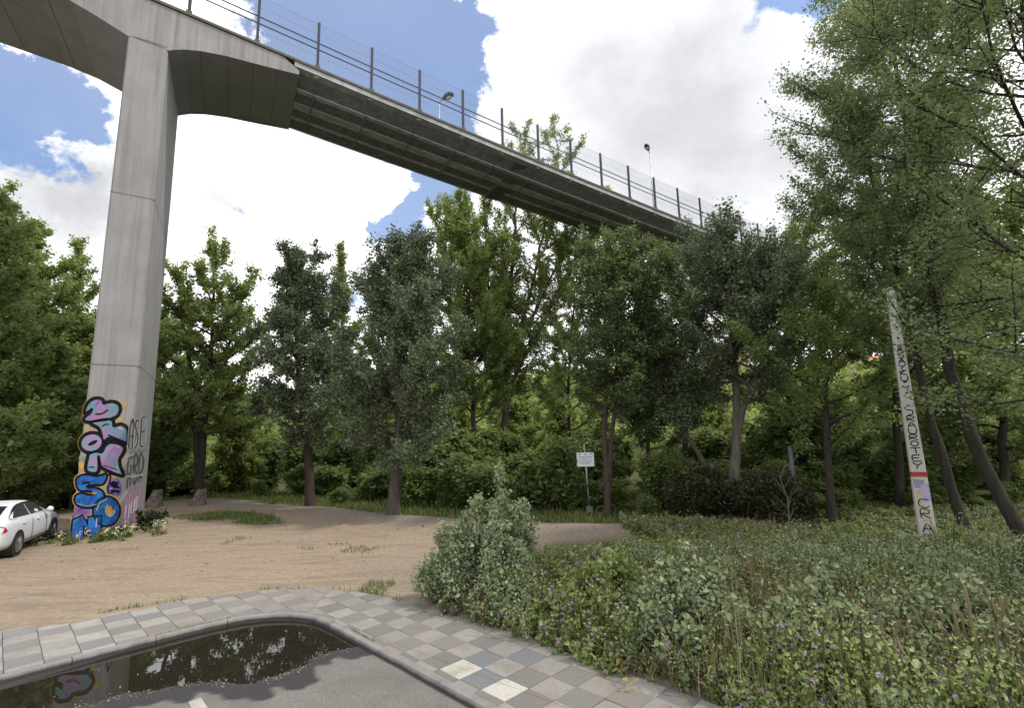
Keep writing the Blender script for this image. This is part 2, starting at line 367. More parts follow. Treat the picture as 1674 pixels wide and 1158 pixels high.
# puddle water
m, nt, b = new_mat('muddy_water'); v = coords(nt)
b.inputs['Base Color'].default_value = (.016, .014, .010, 1); b.inputs['Roughness'].default_value = .012; b.inputs['IOR'].default_value = 1.45
bump(nt, b, noise(nt, v, 3.5, 2), .03, .02)
shore = [np.array(p) for p in pud]
fine_sh = []
for i, (a_, b_) in enumerate(zip(shore[:-1], shore[1:])):
    for t in np.linspace(0, 1, 7)[:-1]:
        p = a_+(b_-a_)*t; w = .05*vnoise(np.array([p[0]*5]), np.array([p[1]*7]), 31)[0]+.015*vnoise(np.array([p[0]*23]), np.array([p[1]*23]), 33)[0]
        fine_sh.append(p+np.array([.5, -1.])*w)
fine_sh.append(shore[-1])
wp = [(-9.3, 3.6)]+[tuple(p) for p in inset]+[tuple(p) for p in fine_sh]
mb = MB().poly([(p[0], p[1], -.0785) for p in wp])
tag(mb.build('water', m), kind='structure', label='dark rain puddle lying along the kerb'); fix_normals(bpy.data.objects['water'])
for o in [bpy.data.objects['water']]:
    if o.data.polygons[0].normal.z < 0: o.data.flip_normals()

# kerb
mb = MB()
def offs(pts, off):
    out = []
    for i in range(len(pts)):
        a = pts[max(i-1, 0)]; b = pts[min(i+1, len(pts)-1)]; d = b-a; n = np.array([-d[1], d[0]])/np.linalg.norm(d); out.append(pts[i]+n*off)
    return out
def resample(pts, step):
    pts = np.array(pts); L = np.r_[0, np.cumsum(np.hypot(*np.diff(pts, axis=0).T))]; s = np.arange(0, L[-1], step)
    return np.stack([np.interp(s, L, pts[:, 0]), np.interp(s, L, pts[:, 1])], -1)
kp = resample(road_pts, .25)
prof = [(.02, -.2), (.02, -.03), (.035, .004), (.055, .012), (.135, .012), (.135, -.06)]
rows = [offs(kp, o) for o, _ in prof]
for s0 in range(0, len(kp)-1, 4):                       # kerb stones of about a metre
    s1 = min(s0+4, len(kp)-1); dz = random.uniform(-.006, .006)
    ii = list(range(s0, s1+1)); vs = []; 
    for i in ii:
        for j, (o, z) in enumerate(prof):
            p = rows[j][i].copy(); 
            if i == s1: p = p-(kp[i]-kp[i-1])*.035
            vs.append((p[0], p[1], z+dz))
    k = len(prof); fs = [(a*k+j, a*k+j+1, (a+1)*k+j+1, (a+1)*k+j) for a in range(len(ii)-1) for j in range(k-1)]
    fs += [tuple(range(k))[::-1], tuple(range((len(ii)-1)*k, len(ii)*k))]
    mb.add(vs, fs)
m, nt, b = new_mat('kerb_stone'); v = coords(nt); n1 = noise(nt, v, 3.5, 9, .72); n2 = noise(nt, v, 70, 3, .7)
c = ramp(nt, n1, [(.3, (.12, .113, .104)), (.5, (.19, .18, .17)), (.7, (.24, .23, .215))]); c = mixc(nt, .3, c, ramp(nt, n2, [(.3, (.08, .075, .07)), (.7, (.26, .25, .24))]))
sep = nt.nodes.new('ShaderNodeSeparateXYZ'); nt.links.new(v, sep.inputs[0])
mz = nt.nodes.new('ShaderNodeMapRange'); nt.links.new(math_n(nt, 'ADD', sep.outputs['Z'], math_n(nt, 'MULTIPLY', math_n(nt, 'SUBTRACT', n1, .5), .06)), mz.inputs[0]); mz.inputs[1].default_value = -.005; mz.inputs[2].default_value = -.045
c = mixc(nt, mz.outputs[0], c, (.045, .042, .038))
nt.links.new(c, b.inputs['Base Color']); b.inputs['Roughness'].default_value = .9; bump(nt, b, n2, .4, .006); M['kerb'] = m
o = mb.build('kerb', M['kerb']); fix_normals(o); tag(o, kind='structure', label='worn concrete kerb round the corner')

# pavement tiles
T = .352*K
seam_n = np.array([1.02, .08])/np.hypot(1.02, .08); seam_c = seam_n@(K*np.array([-3.24, 8.6]))
V, Fq, fc = [], [], []
jb = MB()
for side, org in ((0, K*np.array([-6.14, 7.45])), (1, K*np.array([-.92, 6.18]))):
    for i in range(-34, 34):
        for j in range(-34, 34):
            p0 = org+A_*T*i+B_*T*j
            poly = [p0, p0+A_*T, p0+A_*T+B_*T, p0+B_*T]; ctr = sum(poly)/4
            if sd(OUT, ctr[None])[0] > T or sd(ROAD, ctr[None])[0] < -T or np.hypot(*ctr) > 15: continue
            poly = clip(poly, seam_n, seam_c, side == 0)
            for n, c in OUT:
                if len(poly) < 3: break
                poly = clip(poly, n, c)
            rest = poly; pieces = []
            for n, c in ROAD:
                if len(rest) < 3: break
                o_ = clip(rest, n, c+.14, False)
                if len(o_) >= 3: pieces.append(o_)
                rest = clip(rest, n, c+.14, True)
            rnd = random.random(); dark = (i+j) % 2
            if side:
                col = np.array((.215, .203, .186))*random.uniform(.88, 1.13) if not dark else np.array((.150, .143, .131))*random.uniform(.86, 1.12)
                strong = {(0, 0): 1, (0, 1): 2, (0, 2): 1, (1, 0): 1, (1, 1): 0}
                key = (i, j)
                if key in ((0, 0), (0, 1), (1, 0), (2, 0), (2, 1)) and not dark: col = np.array((.40, .385, .335))
                if key in ((0, 1), (1, 0), (-1, 1), (0, 2), (2, 0), (1, 2)) and dark: col = np.array((.135, .142, .155))
                if rnd < .05: col = col*np.array((1.03, .985, .99))
            else:
                lx = ctr[0]/K
                if lx < -5.35:
                    col = np.array((.285, .270, .245))*random.uniform(.78, 1.1) if not dark else np.array((.165, .168, .168))*random.uniform(.9, 1.1)
                    if rnd < .12: col = np.array((.235, .225, .21))
                else:
                    col = np.array((.225, .205, .19))*random.uniform(.88, 1.12) if not dark else np.array((.175, .165, .154))*random.uniform(.9, 1.12)
            dz = random.uniform(-.004, .005); tx, ty = random.uniform(-.012, .012), random.uniform(-.012, .012)
            for pc in pieces:
                pc = np.array(pc); cc = pc.mean(0)
                if len(pc) < 3: continue
                ar = .5*abs(np.sum(pc[:, 0]*np.roll(pc[:, 1], -1)-pc[:, 1]*np.roll(pc[:, 0], -1)))
                if ar < .0008: continue
                dirs = pc-cc; ln = np.linalg.norm(dirs, axis=1)[:, None]
                top = cc+dirs*(1-.009/np.maximum(ln, .03)); rim = cc+dirs*(1-.004/np.maximum(ln, .03))
                k = len(pc); n0 = len(V)
                for q_ in top: V.append((q_[0], q_[1], .010+dz+tx*(q_[0]-ctr[0])+ty*(q_[1]-ctr[1])))
                for q_ in rim: V.append((q_[0], q_[1], .004+dz))
                for q_ in rim: V.append((q_[0], q_[1], -.09))
                s = 1
                if np.cross(pc[1]-pc[0], pc[2]-pc[1]) < 0: s = -1
                f = [list(range(n0, n0+k))[::s]]
                for a_ in range(k):
                    b2 = (a_+1) % k
                    f.append([n0+k+a_, n0+k+b2, n0+b2, n0+a_][::s]); f.append([n0+2*k+a_, n0+2*k+b2, n0+k+b2, n0+k+a_][::s])
                Fq += f; fc += [col]*len(f)
                jb.add([(q_[0], q_[1], -.012) for q_ in (pc if s > 0 else pc[::-1])], [tuple(range(k))], 1)
me = bpy.data.meshes.new('pavement'); me.from_pydata(V+[tuple(v) for v in jb.v], [], Fq+[[i+len(V) for i in f] for f in jb.f]); me.update()
face_col(me, 'tile', np.array(fc+[(.07, .062, .045)]*len(jb.f)))
m, nt, b = new_mat('paving_tile'); v = coords(nt); a = N(nt, 'ShaderNodeAttribute', attribute_name='tile')
n1 = noise(nt, v, 60, 4, .7); n2 = noise(nt, v, 2.2, 6, .65)
c = mixc(nt, 1., a.outputs['Color'], ramp(nt, n1, [(.25, (.72, .72, .72)), (.75, (1.2, 1.2, 1.2))]), 'MULTIPLY')
c = mixc(nt, math_n(nt, 'MULTIPLY', math_n(nt, 'SUBTRACT', n2, .46, True), 3.0, True), c, (.165, .14, .112))
c = mixc(nt, math_n(nt, 'MULTIPLY', math_n(nt, 'SUBTRACT', noise(nt, v, 9, 7, .7), .55, True), 3.0, True), c, (.12, .11, .098))
nt.links.new(c, b.inputs['Base Color']); b.inputs['Roughness'].default_value = .85; bump(nt, b, n1, .3, .006)
tag(link('pavement', me, m), kind='structure', label='grey chequered paving with a few newer tiles')
# pale paving slab remnant lying flat in the asphalt
q = [pz(*p) for p in ((308, 1150), (328, 1142), (340, 1160), (316, 1168))]
o = MB().poly([(p[0], p[1], -.072) for p in q]).add([(p[0], p[1], z) for z in (-.11, -.072) for p in q], [(i, (i+1) % 4, 4+(i+1) % 4, 4+i) for i in range(4)]).build('slab_fragment', plain('pale_slab', (.30, .285, .25), .9))
tag(fix_normals(o), 'small pale slab fragment set in the asphalt by the puddle', 'slab')

# ------------------------------------------------------------------ bridge
hd = R(57.); DD = np.array([math.sin(hd), math.cos(hd), 0]); NN = np.array([-math.cos(hd), math.sin(hd), 0]); NN2 = NN+.065*DD
BASE = gnd(118, 885)
def BP(s, w, z): return tuple(BASE+K*(DD*s+NN2*w+np.array([0, 0, z])))
def ztop(s): return 17.85-.0855*s+.00048*s*s
def on_face(u, v, w=0.):          # image ray onto the pier's front face -> (s, z)
    d = ray(u, v); n = NN; t = (n@(BASE-EYE)+w*K)/(n@d); Pq = EYE+d*t-BASE
    return (DD@Pq)/K, Pq[2]/K
def on_side(u, v, s=1.1):         # image ray onto the pier's right-hand side face -> (w, z)
    d = ray(u, v); n = np.cross(NN2, [0, 0, 1]); p0 = BASE+K*DD*s; t = (n@(p0-EYE))/(n@d); Pq = EYE+d*t-BASE
    w = (NN@Pq)/K; return w, Pq[2]/K
bridge = tag(empty('bridge', BP(.55, 2, 0)), 'high concrete footbridge on a graffitied pier crossing above the trees', 'bridge')
def bpart(mb, name, mats, parent=None, smooth=False):
    par = parent or bridge; off = Vector(BP(.55, 2, 0))
    mb.v = [tuple(Vector(v)-off) for v in mb.v]
    return fix_normals(mb.build(name, mats, par, smooth))
# pier: 1.1 x 4 with chamfered corners
mb = MB()
def ring(z, e):
    c = .05
    L = [(-e+c, 0), (1.1+e-c, 0), (1.1+e, c), (1.1+e, 4-c), (1.1+e-c, 4), (-e+c, 4), (-e, 4-c), (-e, c)]
    return [BP(s, w, z) for s, w in L]
zs = [-.6, 5.02, 5.05, 10.52, 10.55, 16.15]; vs = []
for i, z in enumerate(zs): vs += ring(z, .05*(1-z/16)-(.006 if 0 else 0))
mb.add(vs, [(i*8+k, i*8+(k+1) % 8, (i+1)*8+(k+1) % 8, (i+1)*8+k) for i in range(len(zs)-1) for k in range(8)]+[tuple(range(8))[::-1], tuple(range((len(zs)-1)*8, len(zs)*8))])
pier = bpart(mb, 'pier', M['concrete'])
# construction joints and formwork lines, thin raised fins and recess strips
for z in (5.03, 10.53):
    e = .05*(1-z/16)+.004; mb = MB()
    mb.add([BP(a, b2, z+h) for a, b2 in ((-e, -.004), (1.1+e, -.004), (1.1+e, 4)) for h in (-.018, .018)], [(0, 2, 3, 1), (2, 4, 5, 3)])
    bpart(mb, 'construction_joint', M['joint'], pier)
# girder haunch (concrete, arched soffit), full width
prof = [(-34, 19.6), (-26, 18.85), (-20, 18.3), (-14, 17.78), (-10, 17.45), (-7, 17.22), (-4, 16.98), (-2.36, 16.83), (-1.51, 16.66), (-.81, 16.41), (-.3, 16.2), (0, 16.08), (1.1, 16.02), (1.3, 16.13), (1.53, 16.25), (2.07, 16.42), (2.82, 16.55), (4.03, 16.66), (5.3, 16.80)]
top = lambda s: ztop(s)-.12 if s < 4.72 else ztop(s)-.12-.32*(s-4.72)/.58
ss = sorted(set([p[0] for p in prof]+[4.72, 4.8]))
pz_ = [p[1] for p in prof]; ps = [p[0] for p in prof]
mb = MB(); W0, W1 = 0., 4.0; vs = []
for s in ss:
    zb = float(np.interp(s, ps, pz_))
    vs += [BP(s, W0, zb), BP(s, W1, zb), BP(s, W1, top(s)), BP(s, W0, top(s))]
n = len(ss)
for i in range(n-1):
    a = i*4; b2 = a+4
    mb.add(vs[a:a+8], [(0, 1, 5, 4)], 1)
    mb.add(vs[a:a+8], [(1, 2, 6, 5), (2, 3, 7, 6), (3, 0, 4, 7)], 0)
mb.add(vs[:4], [(0, 1, 2, 3)], 0); mb.add(vs[-4:], [(3, 2, 1, 0)], 0)
mb2 = MB(); mb2.v, mb2.f, mb2.m = mb.v, mb.f, mb.m
o = bpart(mb, 'haunch_girder', [M['concrete'], M['concrete_soffit']])
bm = bmesh.new(); bm.from_mesh(o.data); bmesh.ops.remove_doubles(bm, verts=bm.verts, dist=.001); bmesh.ops.recalc_face_normals(bm, faces=bm.faces); bm.to_mesh(o.data); bm.free()
# soffit formwork seams
for s in (-12, -9.3, -7.6, -5.2, -3.6, -2.2, 2.0, 2.85, 3.7, 4.5):
    z = float(np.interp(s, ps, pz_)); z2 = float(np.interp(s+.03, ps, pz_))
    mb = MB(); mb.add([BP(s, .06, z-.004), BP(s+.025, .06, z2-.004), BP(s+.025, 3.94, z2-.004), BP(s, 3.94, z-.004)], [(0, 1, 2, 3)])
    bpart(mb, 'formwork_seam', M['joint'], o)
# deck slab edge the whole length
mb = MB(); ss = list(np.arange(-34, 80.1, 2.0)); vs = []
for s in ss:
    z = ztop(s); vs += [BP(s, -.06, z-.10), BP(s, -.06, z), BP(s, 4.06, z), BP(s, 4.06, z-.10)]
mb.add(vs, [(i*4+k, i*4+(k+1) % 4, i*4+4+(k+1) % 4, i*4+4+k) for i in range(len(ss)-1) for k in range(4)]+[(0, 1, 2, 3), tuple(range(len(vs)-4, len(vs)))])
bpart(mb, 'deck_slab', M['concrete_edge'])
# suspended girder: ribbed underside with plain strips
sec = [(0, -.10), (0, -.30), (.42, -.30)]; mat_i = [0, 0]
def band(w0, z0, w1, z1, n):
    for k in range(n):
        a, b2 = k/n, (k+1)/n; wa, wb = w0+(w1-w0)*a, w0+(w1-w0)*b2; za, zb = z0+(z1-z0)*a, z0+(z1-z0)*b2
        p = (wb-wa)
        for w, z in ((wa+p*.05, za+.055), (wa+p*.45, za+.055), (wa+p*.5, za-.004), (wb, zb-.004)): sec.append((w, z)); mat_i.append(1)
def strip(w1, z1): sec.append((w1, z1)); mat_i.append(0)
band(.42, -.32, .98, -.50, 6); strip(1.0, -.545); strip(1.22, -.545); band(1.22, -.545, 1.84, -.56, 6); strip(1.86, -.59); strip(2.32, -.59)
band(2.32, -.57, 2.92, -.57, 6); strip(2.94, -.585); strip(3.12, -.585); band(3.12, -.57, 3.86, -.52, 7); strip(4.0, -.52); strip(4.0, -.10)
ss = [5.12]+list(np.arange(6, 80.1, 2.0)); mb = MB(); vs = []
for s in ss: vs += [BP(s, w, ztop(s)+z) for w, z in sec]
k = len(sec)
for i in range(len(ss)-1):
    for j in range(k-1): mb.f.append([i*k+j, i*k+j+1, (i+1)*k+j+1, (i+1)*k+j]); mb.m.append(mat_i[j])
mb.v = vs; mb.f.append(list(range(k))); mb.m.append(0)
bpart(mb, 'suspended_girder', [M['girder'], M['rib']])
# cross seams under the girder, pads and the dark cross bracket
SP = 2.18
for kk in range(1, 17):
    s = 3.78+SP*kk; z = ztop(s); mb = MB()
    q_ = [(.44, -.335), (.98, -.52), (1.0, -.56), (1.85, -.60), (2.33, -.60), (3.1, -.60), (3.84, -.55)]; vs = []
    for w_, z_ in q_: vs += [BP(s, w_, z+z_-.008), BP(s+.06, w_, z+z_-.008), BP(s+.06, w_, z+z_+.05), BP(s, w_, z+z_+.05)]
    mb.add(vs, [(i*4+k, i*4+(k+1) % 4, i*4+4+(k+1) % 4, i*4+4+k) for i in range(len(q_)-1) for k in range(4)]+[(0, 1, 2, 3), tuple(range(len(vs)-4, len(vs)))])
    bpart(mb, 'cross_rib', M['rib'])
    mb = MB(); mb.hexa([BP(a, b2, z+c_) for c_ in (-.345, -.295) for a, b2 in ((s-.08, .10), (s+.10, .10), (s+.10, .22), (s-.08, .22))])
    bpart(mb, 'drain_outlet', M['pad'])
s = 15.6; z = ztop(s)
for (w0, z0, w1, z1) in ((.36, -.37, 1.85, -.68), (2.34, -.68, 3.95, -.62)):
    mb = MB(); mb.hexa([BP(s, w0, z+z0), BP(s+.75, w0, z+z0), BP(s+.75, w1, z+z1), BP(s, w1, z+z1), BP(s, w0, z+z0+.3), BP(s+.75, w0, z+z0+.3), BP(s+.75, w1, z+z1+.3), BP(s, w1, z+z1+.3)])
    bpart(mb, 'cross_bracket', M['bracket'])
# second pier, deep in the wood
mb = MB(); s0 = 66
mb.hexa([BP(s0+a, b2, z) for z in (-2.4, ztop(66)-.6) for a, b2 in ((0, 0.2), (1.1, .2), (1.1, 3.8), (0, 3.8))]); bpart(mb, 'pier', M['concrete'])

# fence on the deck edge: each post a part, two rails, wire mesh
fence = tag(empty('bridge_fence', BP(.55, 0, ztop(.55))), 'tall wire mesh fence with steel posts along the bridge deck edge', 'fence')
foff = Vector(BP(.55, 0, ztop(.55)))
def fpart(mb, name, mats):
    mb.v = [tuple(Vector(v)-foff) for v in mb.v]; return fix_normals(mb.build(name, mats, fence))
ks = range(-4, 26)
for kk in ks:
    s = 3.78+SP*kk; z = ztop(s); mb = MB()
    mb.hexa([BP(s+a, b2, z+h) for h in (0, 2.06) for a, b2 in ((-.05, -.035), (.05, -.035), (.05, .055), (-.05, .055))])
    po = fpart(mb, 'post', M['steel'])
    mb = MB(); mb.hexa([BP(s+a, b2, z+h) for h in (.0, .10) for a, b2 in ((-.09, -.058), (.09, -.058), (.09, .10), (-.09, .10))])
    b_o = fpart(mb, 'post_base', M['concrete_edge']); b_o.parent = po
ends = [3.78+SP*k for k in (ks[0], ks[-1])]
for h in (1.19, .90):
    mb = MB(); pts = [BP(s, .075, ztop(s)+h) for s in np.arange(ends[0], ends[1]+.1, SP)]
    mb.tube(pts, .024*K, 6); fpart(mb, 'rail', M['steel'])
mb = MB(); 
for kk in list(ks)[:-1]:
    sA = 3.78+SP*kk
    for t in np.arange(.04, SP, .075):
        s = sA+t; z = ztop(s); mb.tube([BP(s, .02, z+.05), BP(s, .02, z+2.02)], .0062, 3, 0, False)
    for h in (.06, .55, 1.05, 1.55, 2.01):
        mb.tube([BP(sA, .02, ztop(sA)+h), BP(sA+SP, .02, ztop(sA+SP)+h)], .004, 3, 0, False)
fpart(mb, 'wire_mesh', M['wire'])

# lamps standing on the far side of the deck
def bridge_lamp(u, v, label, hd_dir):
    w = 3.7; d = ray(u, v); t = (NN@(BASE-EYE)+w*K)/(NN@d); Pq = EYE+d*t
    s = (DD@(Pq-BASE))/K-.065*w; z0 = ztop(s)-.02
    H = Pq[2]-BASE[2]-z0*K
    b0 = Vector(BP(s, w, z0)); t_ = tag(empty('street_lamp', b0), label, 'street lamp', 'street lamps on the bridge')
    MB().tube([(0, 0, 0), (0, 0, H*.5), (0, 0, H)], [.075, .06, .04], 8).build('pole', M['galv'], t_, True)
    MB().tube([(0, 0, 0), (0, 0, .25)], .13, 8).build('pole_base', M['galv'], t_)
    dirv = Vector(tuple(NN*hd_dir[0]+DD*hd_dir[1]))
    MB().tube([(0, 0, H), Vector((0, 0, H+.06))+dirv*.35], [.035, .03], 6).build('arm', M['galv'], t_)
    hd_ = MB(); c = Vector((0, 0, H+.06))+dirv*.85
    pts = [c+dirv*(-.55+1.1*q/6) for q in range(7)]; hd_.tube([p+Vector((0, 0, .05*math.sin(q/6*3.1))) for q, p in enumerate(pts)], [.05, .14, .19, .22, .21, .16, .05], 10)
    ho = hd_.build('lamp_head', M['steel'], t_, True)
    gl = MB().tube([p+Vector((0, 0, -.07)) for p in pts[2:6]], [.06, .15, .15, .06], 8).build('lamp_glass', M['lamp_glass'], ho, True)
bridge_lamp(718, 166, 'nearest street lamp on the bridge, level with the fence rails', (-.75, .35))
bridge_lamp(1062, 250, 'tall street lamp rising clear above the bridge fence against white cloud', (-.45, -.85))
bridge_lamp(1197, 366, 'farthest street lamp on the bridge, low behind the fence by treetops', (-.5, .8))

# ---- graffiti on the pier
def catmull(pts, n=6, closed=True):
    P_ = np.array(pts, float); out = []; m_ = len(P_)
    for i in range(m_ if closed else m_-1):
        g = (lambda k: P_[k % m_]) if closed else (lambda k: P_[min(max(k, 0), m_-1)])
        a, b2, c_, d_ = g(i-1), g(i), g(i+1), g(i+2)
        for t in np.linspace(0, 1, n, endpoint=False):
            out.append(.5*((2*b2)+(-a+c_)*t+(2*a-5*b2+4*c_-d_)*t*t+(-a+3*b2-3*c_+d_)*t**3))
    if not closed: out.append(P_[-1])
    return np.array(out)
def ribbon(pts, wd, closed):
    P_ = np.array(pts); m_ = len(P_); L, Rr = [], []
    for i in range(m_):
        a = P_[i-1] if (closed or i > 0) else P_[0]; b2 = P_[(i+1) % m_] if (closed or i < m_-1) else P_[-1]
        t = b2-a; t = t/(np.linalg.norm(t)+1e-9); n_ = np.array([-t[1], t[0]]); L.append(P_[i]+n_*wd/2); Rr.append(P_[i]-n_*wd/2)
    return L, Rr
class Spray:
    """spray paint sheets on one plane; trace coordinates -> face coordinates -> world"""
    def __init__(s, to_face, to_world): s.tf, s.tw = to_face, to_world
    def new(s): s.mb = MB(); s.layer = 0; s.mats = []; return s
    def mi(s, m):
        if m not in s.mats: s.mats.append(m)
        return s.mats.index(m)
    def W(s, p, lay): return s.tw(*s.tf(*p), .0025+.0016*lay)
    def fill(s, pts, m, lay): s.mb.poly([s.W(p, lay) for p in pts], s.mi(m)); return s
    def line(s, pts, wd, m, lay, closed=False):
        L, Rr = ribbon(pts, wd, closed); n_ = len(L); vs = [s.W(p, lay) for p in L]+[s.W(p, lay) for p in Rr]
        s.mb.add(vs, [(i, (i+1) % n_, n_+(i+1) % n_, n_+i) for i in range(n_ if closed else n_-1)], s.mi(m)); return s
    def ell(s, c, rx, ry, rot=0, n=28):
        a = np.linspace(0, 2*math.pi, n, endpoint=False); cr, sr = math.cos(rot), math.sin(rot)
        return [(c[0]+rx*math.cos(t)*cr-ry*math.sin(t)*sr, c[1]+rx*math.cos(t)*sr+ry*math.sin(t)*cr) for t in a]
    def done(s, name, parent, off):
        s.mb.v = [tuple(Vector(v)-off) for v in s.mb.v]; return s.mb.build(name, [M[m] for m in s.mats], parent)
boff = Vector(BP(.55, 2, 0))
q1 = lambda x_, y_: on_face(100+x_/4.289, 630+y_/4.289)
fw_ = lambda s, z, o_: BP(s, -o_-.001, z)
sp = Spray(q1, fw_)
def letter(outline, fills, strokes=(), glow='p_yellow', hole=None, gw=40, bw=17, smooth=True, bl='black'):
    sp.new(); c_ = catmull(outline, 6) if smooth else np.array(outline)
    if glow: sp.line(c_, gw, glow, 0, True)
    sp.line(c_, bw*2, bl, 3, True); sp.fill(c_, fills, 4)
    sp.line(c_, bw, bl, 6, True)
    if hole is not None: sp.fill(hole[0], hole[1], 7)
    for pts, wd, m_ in strokes: sp.line(catmull(pts, 5, False), wd, m_, 9)
    return sp.done('graffiti_letter', pier, boff)
LB = letter([(166, 195), (178, 145), (212, 106), (255, 94), (290, 104), (298, 128), (350, 118), (398, 132), (412, 170), (392, 214), (340, 238), (268, 249), (200, 257), (161, 247), (172, 222), (205, 195), (216, 168), (196, 182)], 'p_pink',
    [([(240, 203), (285, 200), (330, 172)], 10, 'black'), ([(240, 150), (262, 118), (272, 108)], 7, 'p_blue'), ([(330, 140), (375, 146)], 6, 'p_lilac')])
letter([(208, 265), (255, 248), (330, 238), (362, 252), (370, 288), (420, 277), (458, 300), (467, 335), (458, 408), (395, 392), (335, 372), (296, 392), (280, 335), (262, 298)], 'p_pink',
    [([(288, 290), (312, 274), (335, 276)], 8, 'black'), ([(330, 350), (395, 378), (455, 402)], 12, 'black'), ([(400, 300), (435, 310)], 6, 'p_white')])
e1 = sp.ell((214, 404), 80, 66, -.25); letter(e1, 'p_pink2', [], hole=(sp.ell((222, 405), 36, 13, -.45), 'black'), smooth=False)
letter([(180, 600), (190, 505), (205, 478), (245, 466), (286, 470), (310, 428), (345, 405), (405, 412), (442, 440), (432, 478), (408, 520), (412, 572), (434, 630), (392, 625), (300, 585), (276, 558), (262, 495), (256, 608)], 'p_pink2',
    [([(195, 578), (212, 574), (235, 578)], 7, 'black'), ([(300, 565), (340, 575), (395, 595)], 6, 'black'), ([(380, 425), (410, 440)], 9, 'p_white')])
letter([(112, 650), (170, 628), (235, 640), (285, 632), (312, 622), (318, 655), (292, 695), (245, 700), (190, 702), (182, 716), (240, 722), (290, 745), (302, 795), (262, 845), (190, 860), (128, 850), (98, 820), (100, 780), (140, 760), (205, 772), (235, 758), (195, 742), (132, 738), (108, 700)], 'p_blue',
    [([(125, 690), (165, 668), (225, 675)], 9, 'p_blue2'), ([(150, 690), (185, 682), (200, 690)], 16, 'black'), ([(120, 800), (150, 790), (165, 810)], 18, 'p_blue2'), ([(110, 830), (180, 848), (250, 835)], 5, 'p_orange')], 'p_orange', hole=(sp.ell((232, 757), 20, 9), 'p_orange'), gw=34, bw=10)
letter(sp.ell((318, 885), 94, 104, .2), 'p_blue2', [(sp.ell((343, 878), 31, 42)[:20], 6, 'p_white'), ([(370, 940), (390, 915), (398, 870)], 6, 'p_blue'), ([(250, 880), (270, 830), (320, 800)], 9, 'p_teal')], 'p_orange', hole=(sp.ell((340, 880), 22, 34), 'p_orange'), smooth=False, gw=32, bw=9)
letter([(82, 945), (150, 912), (172, 950), (186, 985), (190, 925), (285, 912), (282, 1000), (284, 1112), (240, 1096), (205, 1062), (180, 1010), (160, 985), (156, 1086), (66, 1088)], 'p_blue',
    [([(100, 985), (130, 945)], 12, 'p_blue2'), ([(250, 935), (245, 1000)], 9, 'p_lilac'), ([(168, 1020), (180, 1065)], 16, 'black')], 'p_orange', smooth=False, gw=30, bw=9)
sp.new()                       # background colours and small marks around the letters
sp.fill([(98, 860), (205, 868), (200, 905), (180, 930), (150, 905), (90, 915)], 'p_purple', 1)
sp.fill(catmull([(325, 690), (345, 650), (395, 655), (420, 700), (415, 770), (360, 770), (325, 755)]), 'p_purple', 1)
sp.line(catmull([(322, 640), (345, 625), (340, 690), (325, 720), (335, 765)], 5, False), 12, 'black', 2)
sp.fill(catmull([(345, 690), (365, 672), (392, 680), (405, 665), (398, 705), (412, 722), (380, 724), (352, 712)]), 'black', 2)
sp.fill(catmull([(345, 745), (372, 732), (410, 742), (400, 758), (375, 752), (355, 764)]), 'black', 2); sp.line([(340, 728), (360, 722)], 8, 'p_lilac', 2)
for c_, r_ in (((445, 133), 17), ((411, 238), 16), ((178, 303), 14), ((372, 650), 14), ((420, 520), 16)): sp.fill(sp.ell(c_, r_, r_*.85), 'p_yellow', 1)
sp.fill(catmull([(124, 540), (155, 548), (160, 585), (130, 596)]), 'p_orange', 1)
sp.fill(catmull([(130, 495), (160, 500), (160, 535), (128, 530)]), 'p_grey', 1)
sp.fill(catmull([(290, 1010), (320, 1000), (325, 1080), (290, 1110)]), 'p_yellow', 1)
sp.fill([(330, 1000), (400, 960), (395, 1090), (330, 1090)], 'p_lilac', 0)
sp.line(catmull([(88, 915), (70, 1000), (66, 1090)], 5, False), 14, 'p_blue', 0)
_fl = sp.mb; _mt = sp.mats
par_ = list(range(len(_fl.v)))
def root_(a):
    while par_[a] != a: par_[a] = par_[par_[a]]; a = par_[a]
    return a
for f in _fl.f:
    for b_ in f[1:]: par_[root_(f[0])] = root_(b_)
grp = {}
for f, m_ in zip(_fl.f, _fl.m): grp.setdefault(root_(f[0]), []).append((f, m_))
for g_ in grp.values():
    mb = MB(); ids = sorted({i for f, _ in g_ for i in f}); re_ = {i: k for k, i in enumerate(ids)}
    mb.v = [tuple(Vector(_fl.v[i])-boff) for i in ids]; mb.f = [[re_[i] for i in f] for f, _ in g_]; mb.m = [0]*len(g_); mb.build('graffiti_patch', M[_mt[g_[0][1]]], pier)
# side face tags
e_side = lambda z: .05*(1-z/16)
q2 = lambda x_, y_: on_side(190+x_/4.83, 650+y_/4.83, 1.1+.04)
sw_ = lambda w, z, o_: BP(1.1+e_side(z)+o_+.002, w, z)
sp2 = Spray(q2, sw_)
def side_w(p): w, z = q2(*p); return w
